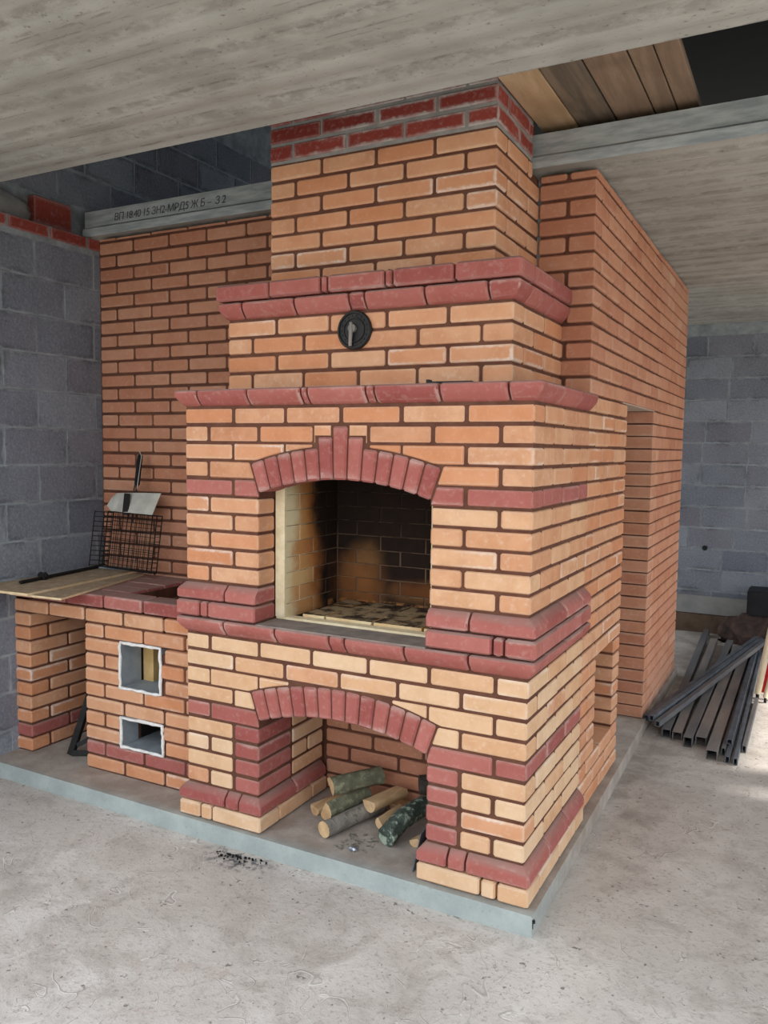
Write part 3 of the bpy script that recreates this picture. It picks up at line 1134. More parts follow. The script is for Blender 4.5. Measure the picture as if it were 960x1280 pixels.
def front_joints(k):
    return steps(XL, XR, 0.26 if k % 2 == 0 else 0.13)


def side_run(k, mat, root=body, x=XR, y0=0.0, y1=0.775):
    """right flank behind the corner brick"""
    st = y0 + (0.125 if k % 2 == 0 else 0.255)
    jn = [st] + [v for v in (st + 0.26 * i for i in range(1, 4)) if v < y1 - 0.05] + [y1]
    run_y(root, jn, x, k, mat)


def corner_depth(k):
    return 0.12 if k % 2 == 0 else 0.25


G = 0.006


def clipped(x0, x1, k, cz, mat, side=0):
    """front brick cut by an arch: side -1/+1 = skewed end at the left/right springing, 0 = lying over the arch"""
    z0, z1 = zc(k)
    spring_x = AR_OUT * math.sin(ANG)
    if side:
        # skew line through the arch centre
        s = side
        ta = math.tan(ANG)
        def lx(z):
            return AX + s * (z - cz) * ta + s * G
        zk = cz + AR_IN * math.cos(ANG)
        zt = cz + AR_OUT * math.cos(ANG) + G
        poly = []
        zz = [z0, z1]
        if s < 0:
            right = [(min(x1, lx(z)) if zk <= z else min(x1, PL), z) for z in (z0, max(z0, min(zk, z1)), z1)]
            if z1 > zt:
                right[-1] = (lx(zt), zt)
                right.append((lx(zt) + 0.0, z1))
            poly = [(x0, z0)] + right + [(x0, z1)]
        else:
            left = [(max(x0, lx(z)) if zk <= z else max(x0, PR), z) for z in (z1, max(z0, min(zk, z1)), z0)]
            if z1 > zt:
                left[0] = (lx(zt), zt)
                left.insert(0, (lx(zt), z1))
            poly = [(x1, z1)] + left + [(x1, z0)]
        q = []
        for p in poly:
            if not q or (abs(p[0] - q[-1][0]) + abs(p[1] - q[-1][1])) > 0.002:
                q.append(p)
        return poly_brick(body, q, 0, 0.12, mat, 'red_brick' if mat == 'red' else 'brick')
    n = 10
    bot = []
    for i in range(n + 1):
        x = x0 + (x1 - x0) * i / n
        zb = z0
        if abs(x - AX) < spring_x + 0.012:
            zb = max(z0, arc_z(x, cz, AR_OUT) + G)
        bot.append((x, min(zb, z1)))
    bot = [p for p in bot if z1 - p[1] > 0.010]
    if len(bot) < 2:
        return None
    # drop collinear points
    q = [bot[0]]
    for a, b, c in zip(bot, bot[1:], bot[2:]):
        if abs((b[1] - a[1]) * (c[0] - b[0]) - (c[1] - b[1]) * (b[0] - a[0])) > 1e-7:
            q.append(b)
    q.append(bot[-1])
    return poly_brick(body, q + [(q[-1][0], z1), (q[0][0], z1)], 0, 0.12, mat, 'brick', 0.004)


# --- base courses (1 yellow, 2 red) standing proud of the piers
for (xa, xb, j1, j2, rt) in ((XL, PL, [XL, -1.462, -1.400, PL], [XL, -1.328, -1.256, PL], 0.022), (PR, XR, [PR, -0.157, -0.095, XR], [PR, -0.290, -0.218, XR], 0.025)):
    moulded_x(body, j1, 0, 'straight', 1, 'brick_pale_lit', 0.024, 'brick', cdepth=0.12)
    moulded_x(body, j2, 0, 'chamfer', 2, 'red', 0.026, cdepth=0.25)
# flank of the right pier, and the niche side of the left pier
moulded_y(body, [0.12, 0.385, 0.645, 0.775], XR, 'straight', 1, 'brick_pale_lit', 0.024, 'brick')
moulded_y(body, [0.25, 0.515, 0.775], XR, 'chamfer', 2, 'red', 0.026)
moulded_y(body, [0.12, 0.385, 0.515], PL, 'straight', 1, 'brick_pale_lit', 0.024, 'brick')
moulded_y(body, [0.25, 0.505], PL, 'chamfer', 2, 'red', 0.026)

# --- piers beside the niche
for k in range(3, 7):
    z = zc(k)
    if k % 2 == 0:
        brick(body, XL, -1.305, 0, 0.12, *z, mat='brick_pale_lit')
        brick(body, -0.25, XR, 0, 0.12, *z, mat='brick_pale_lit')
    else:
        brick(body, XL, -1.435, 0, 0.12, *z, mat='brick_pale_lit')
        brick(body, -1.425, -1.305, 0, 0.12, *z, mat='brick_pale_lit')
        brick(body, -0.25, -0.13, 0, 0.12, *z, mat='brick_pale_lit')
        brick(body, -0.12, XR, 0, 0.25, *z, mat='brick_pale_lit')
    brick(body, -1.294, PL, 0, 0.25, *z, mat='red', name='red_brick', bev=0.010)
    brick(body, PR, -0.261, 0, 0.25, *z, mat='red', name='red_brick', bev=0.010)
    run_y(body, [0.255, 0.52] if k % 2 == 1 else [0.255, 0.385, 0.52], PL, k, 'brick_pale_lit')
    side_run(k, 'brick_pale_lit')
for k in (7, 8):
    run_y(body, [0.255, 0.385, 0.52] if k % 2 == 0 else [0.255, 0.52], PL, k, 'brick_pale_lit')
for k in range(1, 9):        # back of the firewood niche
    run_x(body, steps(PL + 0.005, PR - 0.005, 0.13 if k % 2 else 0.255), 0.53, k, 'brick_b')
# course 7 and 8 with the skewbacks
run_x(body, [XL, -1.428], 0, 7, 'red', name='red_brick')
clipped(-1.418, PL, 7, CZ_LO, 'red', -1)
clipped(PR, -0.130, 7, CZ_LO, 'red', 1)
brick(body, -0.12, XR, 0, 0.25, *zc(7), mat='red', name='red_brick')
run_y(body, [0.255, 0.515, 0.775], XR, 7, 'red', name='red_brick')
run_x(body, [XL, -1.302], 0, 8, 'brick_pale_lit')
clipped(-1.292, PL, 8, CZ_LO, 'brick_pale_lit', -1)
clipped(PR, -0.262, 8, CZ_LO, 'brick_pale_lit', 1)
brick(body, -0.252, XR, 0, 0.12, *zc(8), mat='brick_pale_lit')
side_run(8, 'brick_pale_lit')
# course 9 over the arch
run_x(body, [XL, -1.425], 0, 9, 'brick_pale_lit')
clipped(-1.42, -1.172, 9, CZ_LO, 'brick_pale_lit')
clipped(-1.162, -0.80, 9, CZ_LO, 'brick_pale_lit')
clipped(-0.755, -0.393, 9, CZ_LO, 'brick_pale_lit')
clipped(-0.383, -0.131, 9, CZ_LO, 'brick_pale_lit')
brick(body, -0.121, XR, 0, 0.25, *zc(9), mat='brick_pale_lit')
side_run(9, 'brick_pale_lit')
for k in (10, 11):
    jn = front_joints(k)
    run_x(body, jn, 0, k, 'brick_pale_lit', depths={len(jn) - 2: corner_depth(k)})
    side_run(k, 'brick_pale_lit')
# --- shelf (12) across, pedestals (13, 14) under the piers
moulded_x(body, [XL, -1.331, -1.068, -0.808, -0.738, -0.479, -0.221, XR], 0, 'corbel', 12, 'red', 0.030)
moulded_y(body, [0.12, 0.385, 0.645, 0.775], XR, 'corbel', 12, 'red', 0.030)
moulded_x(body, [XL, -1.456, -1.414, PL], 0, 'straight', 13, 'red', 0.030, right=False)
moulded_x(body, [PR, -0.128, -0.086, XR], 0, 'straight', 13, 'red', 0.030, left=False, cdepth=0.25)
moulded_y(body, [0.25, 0.515, 0.62, 0.775], XR, 'straight', 13, 'red', 0.030)
moulded_x(body, [XL, -1.326, PL], 0, 'chamfer', 14, 'red', 0.028, right=False)
moulded_x(body, [PR, -0.221, XR], 0, 'chamfer', 14, 'red', 0.028, left=False)
moulded_y(body, [0.12, 0.385, 0.645, 0.775], XR, 'chamfer', 14, 'red', 0.028)
# --- piers beside the firebox
for k in range(15, 20):
    z = zc(k)
    if k % 2 == 0:
        run_x(body, [XL, -1.297, PL], 0, k)
        run_x(body, [PR, -0.257, XR], 0, k, 'brick_mid_lit')
    else:
        run_x(body, [XL, -1.425, PL], 0, k)
        run_x(body, [PR, -0.125, XR], 0, k, 'brick_mid_lit', depths={1: 0.25})
    side_run(k, 'brick_mid_lit')
run_x(body, [XL, -1.300], 0, 20, 'red', name='red_brick')
clipped(-1.290, PL, 20, CZ_UP, 'red', -1)
clipped(PR, -0.262, 20, CZ_UP, 'red', 1)
brick(body, -0.250, XR, 0, 0.12, *zc(20), mat='red', name='red_brick')
run_y(body, [0.125, 0.385, 0.645, 0.775], XR, 20, 'red', name='red_brick')
run_x(body, [XL, -1.430], 0, 21)
clipped(-1.42, PL, 21, CZ_UP, 'brick', -1)
clipped(PR, -0.130, 21, CZ_UP, 'brick', 1)
brick(body, -0.12, XR, 0, 0.25, *zc(21))
side_run(21, 'brick')
KW = 0.0365
KX = -0.7775
run_x(body, [XL, -1.300], 0, 22)
clipped(-1.290, -1.042, 22, CZ_UP, 'brick')
clipped(-1.032, KX - KW * 3 - 0.006, 22, CZ_UP, 'brick')
clipped(KX + KW * 3 + 0.006, -0.517, 22, CZ_UP, 'brick')
clipped(-0.507, -0.262, 22, CZ_UP, 'brick')
brick(body, -0.252, XR, 0, 0.12, *zc(22))
side_run(22, 'brick')
z23 = zc(23)
run_x(body, [XL, -1.427, -1.167, -0.9], 0, 23, open_r=False)
kst = 1.674
poly_brick(body, [(-0.895, z23[0]), (KX - KW * 3 - G, z23[0]), (KX - KW * 3 - G, kst + G), (KX - KW - G, kst + G), (KX - KW - G, z23[1]), (-0.895, z23[1])], 0, 0.12, 'brick', 'brick', 0.004)
poly_brick(body, [(KX + KW * 3 + G, z23[0]), (-0.660, z23[0]), (-0.660, z23[1]), (KX + KW + G, z23[1]), (KX + KW + G, kst + G), (KX + KW * 3 + G, kst + G)], 0, 0.12, 'brick', 'brick', 0.004)
run_x(body, [-0.655, -0.385, -0.125, XR], 0, 23, depths={2: 0.25}, open_l=False)
side_run(23, 'brick')
run_x(body, front_joints(24), 0, 24)
side_run(24, 'brick')
# upper shelf (25)
moulded_x(body, [XL, -1.465, -1.206, -0.943, -0.914, -0.653, -0.617, -0.351, -0.091, XR], 0, 'corbel', 25, 'red', 0.032, cdepth=0.25)
moulded_y(body, [0.25, 0.515, 0.775], XR, 'corbel', 25, 'red', 0.032)

# --- the two arches, brick by brick
NV = 13
for which, (cz, dep) in enumerate(((CZ_LO, 0.25), (CZ_UP, 0.125))):
    for i in range(NV):
        a0 = -ANG + 2 * ANG * i / NV
        a1 = -ANG + 2 * ANG * (i + 1) / NV
        g0 = 0.0028 / AR_IN
        a0 += g0
        a1 -= g0
        ro = AR_OUT
        nm, top = 'voussoir', None
        if which == 1 and i in (5, 6, 7):
            top = 1.716 if i == 6 else kst
            nm = 'keystone'
        if top is None:
            poly = [(AX + AR_IN * math.sin(a0), cz + AR_IN * math.cos(a0)), (AX + AR_IN * math.sin(a1), cz + AR_IN * math.cos(a1)),
                    (AX + ro * math.sin(a1), cz + ro * math.cos(a1)), (AX + ro * math.sin(a0), cz + ro * math.cos(a0))]
        else:
            def at(a, z):
                return (AX + (z - cz) * math.tan(a), z)
            poly = [(AX + AR_IN * math.sin(a0), cz + AR_IN * math.cos(a0)), (AX + AR_IN * math.sin(a1), cz + AR_IN * math.cos(a1)), at(a1, top), at(a0, top)]
        poly_brick(body, poly, -0.004, dep, 'red', nm, 0.007)
    # thin mortar backing between the arch bricks
    n = 26
    V, F = [], []
    for i in range(n + 1):
        a = -ANG + 2 * ANG * i / n
        for yy in (0.006, dep - 0.004):
            for rr in (AR_IN + 0.006, AR_OUT + 0.012):
                V.append((AX + rr * math.sin(a), yy, cz + rr * math.cos(a)))
    for i in range(n):
        q = i * 4
        F += [(q, q + 4, q + 5, q + 1), (q + 2, q + 3, q + 7, q + 6), (q, q + 2, q + 6, q + 4), (q + 1, q + 5, q + 7, q + 3)]
    mesh_obj('arch_mortar', V, F, MAT['mortar'], body, origin=(AX, 0.05, cz + AR_IN))

# --- firebox lining
FXL, FXR, FYB = -1.118, -0.437, 0.555
FZ0 = 0.9
lining = core(oven, [(PL + 0.004, FXL - 0.001, 0.123, 0.62, FZ0, 1.49), (FXR + 0.001, PR - 0.004, 0.123, 0.62, FZ0, 1.49), (FXL - 0.01, FXR + 0.01, FYB + 0.001, 0.63, FZ0, 1.70),
                     ], 'firejoint', 'firebox_lining')
HF = 0.0665
for k in range(9):
    z0 = FZ0 + k * HF + 0.0015
    z1 = z0 + HF - 0.003
    if z1 < 1.50:
        jn = [0.12, 0.235, 0.455, FYB] if k % 2 else [0.12, 0.345, FYB]
        run_y(lining, jn, FXL + 0.002, 0, 'firebrick', 0.045, 'firebrick', z=(z0, z1), bev=0.0015, open_l=True)
        for a, b in zip(jn, jn[1:]):
            brick(lining, FXR - 0.002, FXR + 0.043, a + 0.002, b - 0.002, z0, z1, 'firebrick', 'firebrick', 0.0015, 0)
    run_x(lining, steps(FXL + 0.006, FXR - 0.006, 0.10 if k % 2 else 0.225, 0.228), FYB - 0.002, 0, 'firebrick', 0.045, 'firebrick', z=(z0, z1), bev=0.0015)
# raised hearth floor of firebricks, a dark slot left along the left wall
for r_, (ya, yb) in enumerate(((0.178, 0.300), (0.303, 0.425), (0.428, FYB - 0.001))):
    run_x(lining, [-1.062, -0.835, -0.608, FXR - 0.004] if r_ % 2 else [-1.062, -0.950, -0.722, -0.495, FXR - 0.004], ya, 0, 'firebrick', yb - ya, 'firebrick', z=(FZ0 + 0.0035, FZ0 + 0.022), bev=0.0025)
# floor of the firebox, the cream rope along its mouth, the throat above
bm = bmesh.new()
boxes_mesh(bm, FXL - 0.004, FXR + 0.004, 0.175, FYB, FZ0 - 0.01, FZ0 + 0.003)
bm_obj('firebox_floor', bm, MAT['soot_black'], oven)
bm = bmesh.new()
boxes_mesh(bm, PL + 0.003, PR - 0.003, 0.125, 0.172, FZ0 - 0.002, FZ0 + 0.010)
bm_obj('fibre_strip', bm, MAT['cream'], oven)
bm = bmesh.new()
boxes_mesh(bm, PL + 0.004, FXL + 0.003, 0.117, 0.130, FZ0 + 0.011, 1.475)
bm_obj('fibre_strip', bm, MAT['cream'], oven)
bm = bmesh.new()
boxes_mesh(bm, PL + 0.002, PR - 0.002, -0.022, 0.124, 12 * H - 0.0045, FZ0 + 0.0005)
bm_obj('cement_skim', bm, MAT['wash'], oven)
bm = bmesh.new()
boxes_mesh(bm, PL - 0.02, PR + 0.02, 0.128, 0.136, 1.50, 23 * H)
boxes_mesh(bm, PL - 0.02, PL + 0.01, 0.13, 0.63, 1.49, 23 * H)
boxes_mesh(bm, PR - 0.01, PR + 0.02, 0.13, 0.63, 1.49, 23 * H)
boxes_mesh(bm, PL - 0.02, PR + 0.02, 0.13, 0.63, 23 * H - 0.02, 23 * H - 0.001)
bm_obj('smoke_throat', bm, MAT['soot_black'], oven)

# --- smoke hood (26-29) and its cornice (30, 31)
HX0, HX1, HY = -1.425, -0.130, 0.13
hood = core(oven, [(HX0 + c_, HX1 - c_, HY + c_, 0.775, 25 * H - 0.004, 31 * H - 0.006)], 'mortar', 'smoke_hood')
for k in range(26, 30):
    jn = steps(HX0, HX1, 0.255 if k % 2 else 0.13)
    run_x(hood, jn, HY, k, depths={len(jn) - 2: 0.12 if k % 2 else 0.25})
    st = HY + (0.125 if k % 2 else 0.255)
    run_y(hood, steps(st, 0.775, 0.26), HX1, k)
moulded_x(hood, [HX0, -1.330, -1.065, -0.806, -0.736, -0.477, -0.222, HX1], HY, 'corbel', 30, 'red', 0.030, cdepth=0.12)
moulded_y(hood, [0.25, 0.385, 0.515, 0.775], HX1, 'corbel', 30, 'red', 0.030)
moulded_x(hood, [HX0, -1.186, -0.932, -0.901, -0.642, -0.609, -0.353, HX1], HY, 'straight', 31, 'red', 0.036, cdepth=0.12)
moulded_y(hood, [0.25, 0.50, 0.775], HX1, 'straight', 31, 'red', 0.036)
# round cast-iron damper on the hood
VX, VZ, VY = -0.787, 2.099, HY
dm = bmesh.new()


def lathe_y(bm, cx, cz, prof_pts, seg=32):
    rings = []
    for r, y in prof_pts:
        rings.append([bm.verts.new((cx + r * math.cos(2 * math.pi * j / seg), y, cz + r * math.sin(2 * math.pi * j / seg))) for j in range(seg)])
    for a, b in zip(rings, rings[1:]):
        for j in range(seg):
            bm.faces.new((a[j], a[(j + 1) % seg], b[(j + 1) % seg], b[j]))
    bm.faces.new(rings[-1])
    bm.faces.new(rings[0][::-1])


lathe_y(dm, VX, VZ, [(0.076, VY + 0.004), (0.077, VY - 0.010), (0.073, VY - 0.016), (0.066, VY - 0.017), (0.064, VY - 0.011), (0.050, VY - 0.011), (0.048, VY - 0.016), (0.044, VY - 0.016), (0.042, VY - 0.012), (0.002, VY - 0.013)])
damper = bm_obj('damper', dm, MAT['iron'], oven, 35)
bm = bmesh.new()
lathe_y(bm, VX - 0.004, VZ + 0.006, [(0.017, VY - 0.010), (0.017, VY - 0.026), (0.012, VY - 0.030), (0.002, VY - 0.031)], 16)
bm_obj('damper_boss', bm, MAT['rust'], damper, 35)
bm = bmesh.new()
tube(bm, [(VX - 0.004, VY - 0.028, VZ + 0.028), (VX - 0.004, VY - 0.030, VZ), (VX - 0.008, VY - 0.026, VZ - 0.035), (VX - 0.012, VY - 0.020, VZ - 0.062)], 0.0075, 8, taper=[0.8, 1.2, 1, 1])
bm_obj('damper_lever', bm, MAT['rust'], damper, 50)
bm = bmesh.new()
for j in range(18):
    a = 2 * math.pi * j / 18
    tube(bm, [(VX + 0.0575 * math.cos(a), VY - 0.010, VZ + 0.0575 * math.sin(a)), (VX + 0.0575 * math.cos(a), VY - 0.014, VZ + 0.0575 * math.sin(a))], 0.004, 6)
o = bm_obj('rim_studs', bm, MAT['iron'], damper)
o['kind'] = 'stuff'
# flat slide-damper handle lying on the upper shelf
bm = bmesh.new()
obox(bm, (-0.335, 0.035, 25 * H + 0.003), (1, 0.10, 0), (-0.10, 1, 0), (0, 0, 1), 0.085, 0.014, 0.003)
obox(bm, (-0.415, 0.027, 25 * H + 0.007), (1, 0.10, 0), (-0.10, 1, 0), (0, 0, 1), 0.006, 0.016, 0.006)
slide = bm_obj('slide_damper', bm, MAT['iron'], oven)

# --- chimney (32-38 apricot, 39-42 rough red)
CX0, CX1, CYF = -1.295, -0.255, 0.26
chim = core(oven, [(CX0 + c_, CX1 - c_, CYF + c_, 0.70, 31 * H - 0.005, 38 * H), (CX0 + 0.02, CX1 - c_, 0.70, 0.80, 31 * H, 37.4 * H)], 'mortar', 'chimney')
core(chim, [(CX0 + 0.004, CX1 - 0.004, CYF + 0.004, 0.695, 38 * H, 43.5 * H)], 'mortar_grey', 'mortar')
for k in range(32, 39):
    jn = steps(CX0, CX1, 0.26 if k % 2 == 0 else 0.13)
    run_x(chim, jn, CYF, k, depths={len(jn) - 2: corner_depth(k)})
    st = CYF + (0.125 if k % 2 == 0 else 0.255)
    run_y(chim, steps(st, 0.800 if k < 38 else 0.70, 0.26), CX1, k)
for k in range(39, 44):
    z0, z1 = zc(k)
    zz = (z0 + 0.006 + 0.003, z1 + 0.004)
    jn = steps(CX0, CX1, 0.26 if k % 2 == 0 else 0.118, 0.265)
    run_x(chim, jn, CYF - 0.001, k, 'oldred', depths={len(jn) - 2: corner_depth(k)}, name='red_brick', z=zz, bev=0.005)
    st = CYF + (0.125 if k % 2 == 0 else 0.255)
    run_y(chim, steps(st, 0.70, 0.26), CX1 + 0.001, k, 'oldred', name='red_brick', z=zz, bev=0.005)

# ================================================================== THE BENCH (cooking stove left of the oven)
BYF = 0.15
bench = thing('brick_bench', (-2.2, 0.45, 0), 'low orange brick cooking bench with two square flue openings beside the oven', 'bench')
BX0, BX1 = -2.35, -1.562
VU = (-2.105, -1.845, 6 * H, 9 * H)           # upper opening
VLo = (-2.105, -1.835, 2 * H + 0.004, 4 * H)        # lower opening
cb = 0.009
HOB = (-2.16, -1.60, 0.275, 0.62)
bdims = [(BX0 + cb, VU[0] - 0.004, BYF + cb, 0.75, 0, 11 * H), (VU[1] + 0.004, BX1, BYF + cb, 0.75, 0, 11 * H),
         (VU[0] - 0.01, VU[1] + 0.01, BYF + cb, 0.75, 0, VLo[2]), (VU[0] - 0.01, VU[1] + 0.01, BYF + cb, 0.75, VLo[3], VU[2]),
         (VU[0] - 0.01, VU[1] + 0.01, BYF + cb, 0.27, VU[3], 11 * H), (VU[0] - 0.01, VU[1] + 0.01, 0.62, 0.75, VLo[2] - 0.01, 11 * H),
         (-2.87 + cb, BX0 + 0.02, BYF + cb, 0.75, 10 * H + 0.002, 11 * H), (-2.87 + cb, -2.75 - cb, BYF + cb, 0.75, 0, 11 * H),
         (BX0 + cb, BX0 + 0.2, 0.2, 0.75, 11 * H - 0.01, 12 * H - 0.02), (-2.86, BX0 + 0.03, BYF + 0.02, 0.75, 11 * H - 0.02, 12 * H - 0.012)]
# keep the hob open: trim the big blocks under it
bdims2 = []
for d in bdims:
    if d[1] > HOB[0] + 0.02 and d[5] > 10.5 * H and d[3] > 0.5 and d[0] > -2.2:
        bdims2.append((d[0], d[1], d[2], d[3], d[4], 8.6 * H))
    else:
        bdims2.append(d)
bcore = core(bench, bdims2, 'mortar', 'bench_core')
for k in range(1, 12):
    m = 'red' if k == 2 else 'brick'
    nm = 'red_brick' if k == 2 else 'brick'
    z = zc(k)
    if k == 11:
        jn = [-2.87, -2.61, -2.35, -2.09, -1.83, BX1]
        run_x(bcore, jn, BYF, k, 'brick')
        continue
    jn = [BX0, -2.09, -1.83, BX1] if k % 2 == 1 else [BX0, -2.22, -1.96, -1.70, BX1]
    # bench bricks, leaving the two openings
    holes = []
    if 7 <= k <= 9:
        holes = [VU[:2]]
    if 3 <= k <= 4:
        holes = [VLo[:2]]
    for i, (a, b) in enumerate(zip(jn, jn[1:])):
        a2 = a + (J if i else 0)
        b2 = b - (J if i < len(jn) - 2 else 0)
        parts = [(a2, b2)]
        for h0, h1 in holes:
            np_ = []
            for (p, q) in parts:
                if q <= h0 or p >= h1:
                    np_.append((p, q))
                else:
                    if p < h0 - 0.03:
                        np_.append((p, h0))
                    if q > h1 + 0.03:
                        np_.append((h1, q))
            parts = np_
        for p, q in parts:
            brick(bcore, p, q, BYF, BYF + 0.12, *z, mat=m, name=nm)
    # left flank of the bench inside the opening, and the end pillar
    m2 = 'red' if k == 2 else 'brick'
    if k % 2 == 1:
        brick(bcore, -2.87, -2.75, BYF, BYF + 0.12, *z, mat=m2, name=nm)
        run_y(bcore, steps(BYF + 0.125, 0.755, 0.26), -2.75, k, m2, name=nm)
    else:
        brick(bcore, -2.87, -2.75, BYF, BYF + 0.25, *z, mat=m2, name=nm)
        run_y(bcore, steps(BYF + 0.255, 0.755, 0.26), -2.75, k, m2, name=nm)
# red top course
zz = zc(12)
jn = [-2.87, -2.74, -2.48, -2.22, -1.96, -1.70, -1.58]
run_x(bcore, jn, BYF, 12, 'red', name='red_brick')
for r_, yy in enumerate((0.275, 0.40, 0.525, 0.65)):
    jn = [-2.86, -2.62, -2.36, HOB[0]] if r_ % 2 else [-2.86, -2.74, -2.48, HOB[0]]
    y1 = min(yy + 0.115, 0.752)
    for i, (a, b) in enumerate(zip(jn, jn[1:])):
        brick(bcore, a + J, b - (J if i < 2 else 0), yy, y1, *zz, mat='red', name='red_brick', bev=0.004)
    if r_ == 3:
        run_x(bcore, [HOB[0] + 0.005, -1.9, -1.64], yy, 12, 'red', 0.10, 'red_brick')
# inside faces of the hob well
core(bcore, [(HOB[0] - 0.01, HOB[0] + 0.0, HOB[2], 0.64, 8.6 * H, 11 * H + 0.004), (HOB[0], HOB[1], 0.636, 0.645, 8.6 * H, 11 * H)], 'soot_black', 'well_wall')
run_y(bcore, [HOB[2], 0.45, 0.63], HOB[0] + 0.012, 11, 'brick_b', 0.03, bev=0.003)
run_y(bcore, [HOB[2], 0.37, 0.63], HOB[0] + 0.012, 10, 'brick_b', 0.03, bev=0.003)
# openings: metal duct, white fibre rope round the mouth
for (x0, x1, z0, z1), big in ((VU, True), (VLo, False)):
    bm = bmesh.new()
    t = 0.004
    boxes_mesh(bm, x0 + 0.001, x0 + t + 0.001, BYF + 0.004, 0.285 if big else 0.26, z0, z1)
    boxes_mesh(bm, x1 - t - 0.001, x1 - 0.001, BYF + 0.004, 0.285, z0, z1)
    boxes_mesh(bm, x0, x1, BYF + 0.004, 0.60, z0 - 0.006, z0 + 0.002)
    boxes_mesh(bm, x0, x1, BYF + 0.004, 0.30, z1 - 0.002, z1 + 0.006)
    duct = bm_obj('duct', bm, MAT['plate_dark'], bench)
    bm = bmesh.new()
    boxes_mesh(bm, x0 - 0.006, x0 + 0.004, 0.287, 0.62, z0, z1)
    boxes_mesh(bm, x1 - 0.004, x1 + 0.006, 0.287, 0.62, z0, z1)
    boxes_mesh(bm, x0, x1, 0.605, 0.615, z0, z1)
    bm_obj('dark_lining', bm, MAT['soot_black'], duct)  # near-black lining deep inside the opening
    bm = bmesh.new()
    P = []
    cs = [(x0, z0), (x1, z0), (x1, z1), (x0, z1), (x0, z0)]
    for (xa, za), (xb, zb) in zip(cs, cs[1:]):
        for i in range(9):
            t_ = i / 9
            P.append((xa + (xb - xa) * t_ + random.uniform(-.0025, .0025), BYF - 0.001 + random.uniform(-.002, .002), za + (zb - za) * t_ + random.uniform(-.0025, .0025)))
    P.append(P[0])
    tube(bm, P, 0.0075, 7, taper=[random.uniform(0.75, 1.25) for _ in P])
    bm_obj('fibre_cord', bm, MAT['white_cord'], bench, 60)
bm = bmesh.new()          # tan firebrick standing inside the upper opening
boxes_mesh(bm, VU[0] + 0.006, VU[0] + 0.072, 0.300, 0.425, VU[2] + 0.002, VU[3] - 0.004)
bm_obj('firebrick', bm, MAT['tan'], bench)
bm = bmesh.new()
boxes_mesh(bm, VU[0] + 0.08, VU[1] - 0.01, 0.36, 0.45, VU[2] + 0.002, VU[2] + 0.018)
bm_obj('firebrick', bm, MAT['wash'], bench)

# ================================================================== THINGS ON AND AROUND THE BENCH


def board(name, corners, z0, z1, label, group):
    V = [(x, y, z0) for x, y in corners] + [(x, y, z1) for x, y in corners]
    F = [(3, 2, 1, 0), (4, 5, 6, 7), (0, 1, 5, 4), (1, 2, 6, 5), (2, 3, 7, 6), (3, 0, 4, 7)]
    o = mesh_obj(name, V, F, None, None, mats=[MAT['particle'], MAT['ply_edge']], mi=[0, 0, 1, 1, 1, 1], origin=(corners[0][0], corners[0][1], z0))
    return tag(o, label, 'board', group)


BT = 12 * H - 0.0012
board('chipboard_sheet', [(-2.60, -0.080), (-2.270, -0.055), (-2.475, 0.70), (-2.80, 0.68)], BT, BT + 0.010, 'lower brown chipboard sheet, its pale edge showing beside the red bench top', 'chipboard sheets on the bench')
board('chipboard_sheet', [(-2.835, -0.130), (-2.452, -0.095), (-2.545, 0.735), (-2.84, 0.735)], BT + 0.0105, BT + 0.022, 'upper brown chipboard sheet against the block wall, carrying the black rod', 'chipboard sheets on the bench')
ZB = BT + 0.0225

# black rod with a clamp
rod = thing('skewer_rod', (-2.75, 0.3, ZB), 'long black iron rod with a round clamp lying on the upper board', 'rod')
p0, p1 = Vector((-2.700, 0.06, ZB + 0.010)), Vector((-2.800, 0.700, ZB + 0.010))
bm = bmesh.new()
tube(bm, [p0, p0.lerp(p1, 0.5), p1], 0.009, 10)
bm_obj('bar', bm, MAT['iron'], rod, 40)
bm = bmesh.new()
d = (p1 - p0).normalized()
cp = p0.lerp(p1, 0.25)
tube(bm, [cp - d * 0.012, cp + d * 0.012], 0.022, 12)
for a in range(4):
    an = a * math.pi / 2 + 0.6
    q = cp + Vector((0, 0, 0.0)) + (d.cross(Vector((0, 0, 1))) * math.cos(an) + Vector((0, 0, 1)) * abs(math.sin(an))) * 0.026
    tube(bm, [q - d * 0.006, q + d * 0.006], 0.009, 8)
for v in bm.verts:
    v.co.z = max(v.co.z, ZB + 0.0005)
bm_obj('clamp', bm, MAT['iron'], rod, 40)
bm = bmesh.new()
tube(bm, [p1 - d * 0.02, p1 + d * 0.01], 0.015, 10)
for v in bm.verts:
    v.co.z = max(v.co.z, ZB + 0.0005)
bm_obj('end_cap', bm, MAT['iron'], rod, 40)
# flat grey strip at the back of the boards
bm = bmesh.new()
obox(bm, (-2.70, 0.690, ZB + 0.006), (1, 0.08, 0), (-0.08, 1, 0), (0, 0, 1), 0.10, 0.025, 0.006)
bmesh.ops.bevel(bm, geom=list(bm.edges), offset=0.002, segments=1, affect='EDGES')
tag(bm_obj('metal_strip', bm, MAT['plate_dark'], origin=(-2.70, 0.69, ZB)), 'short grey metal strip on the boards at the foot of the grill basket', 'strip')

# wire grill basket leaning in the corner
grill = thing('grill_basket', (-2.62, 0.70, ZB), 'black wire grill basket with a long dark handle leaning on the brick wall', 'grill basket')
# its plane: leans back against the wall; u along the wall, v up
gu = Vector((0.985, 0.02, -0.03)).normalized()
gv = Vector((0.06, 0.10, 0.99)).normalized()
gw = gu.cross(gv).normalized()
if gw.y > 0:
    gw = -gw
g0 = Vector((-2.695, 0.640, ZB + 0.022))
GW, GH = 0.36, 0.315


def gp(u, v, w=0.0):
    return g0 + gu * u + gv * v + gw * w


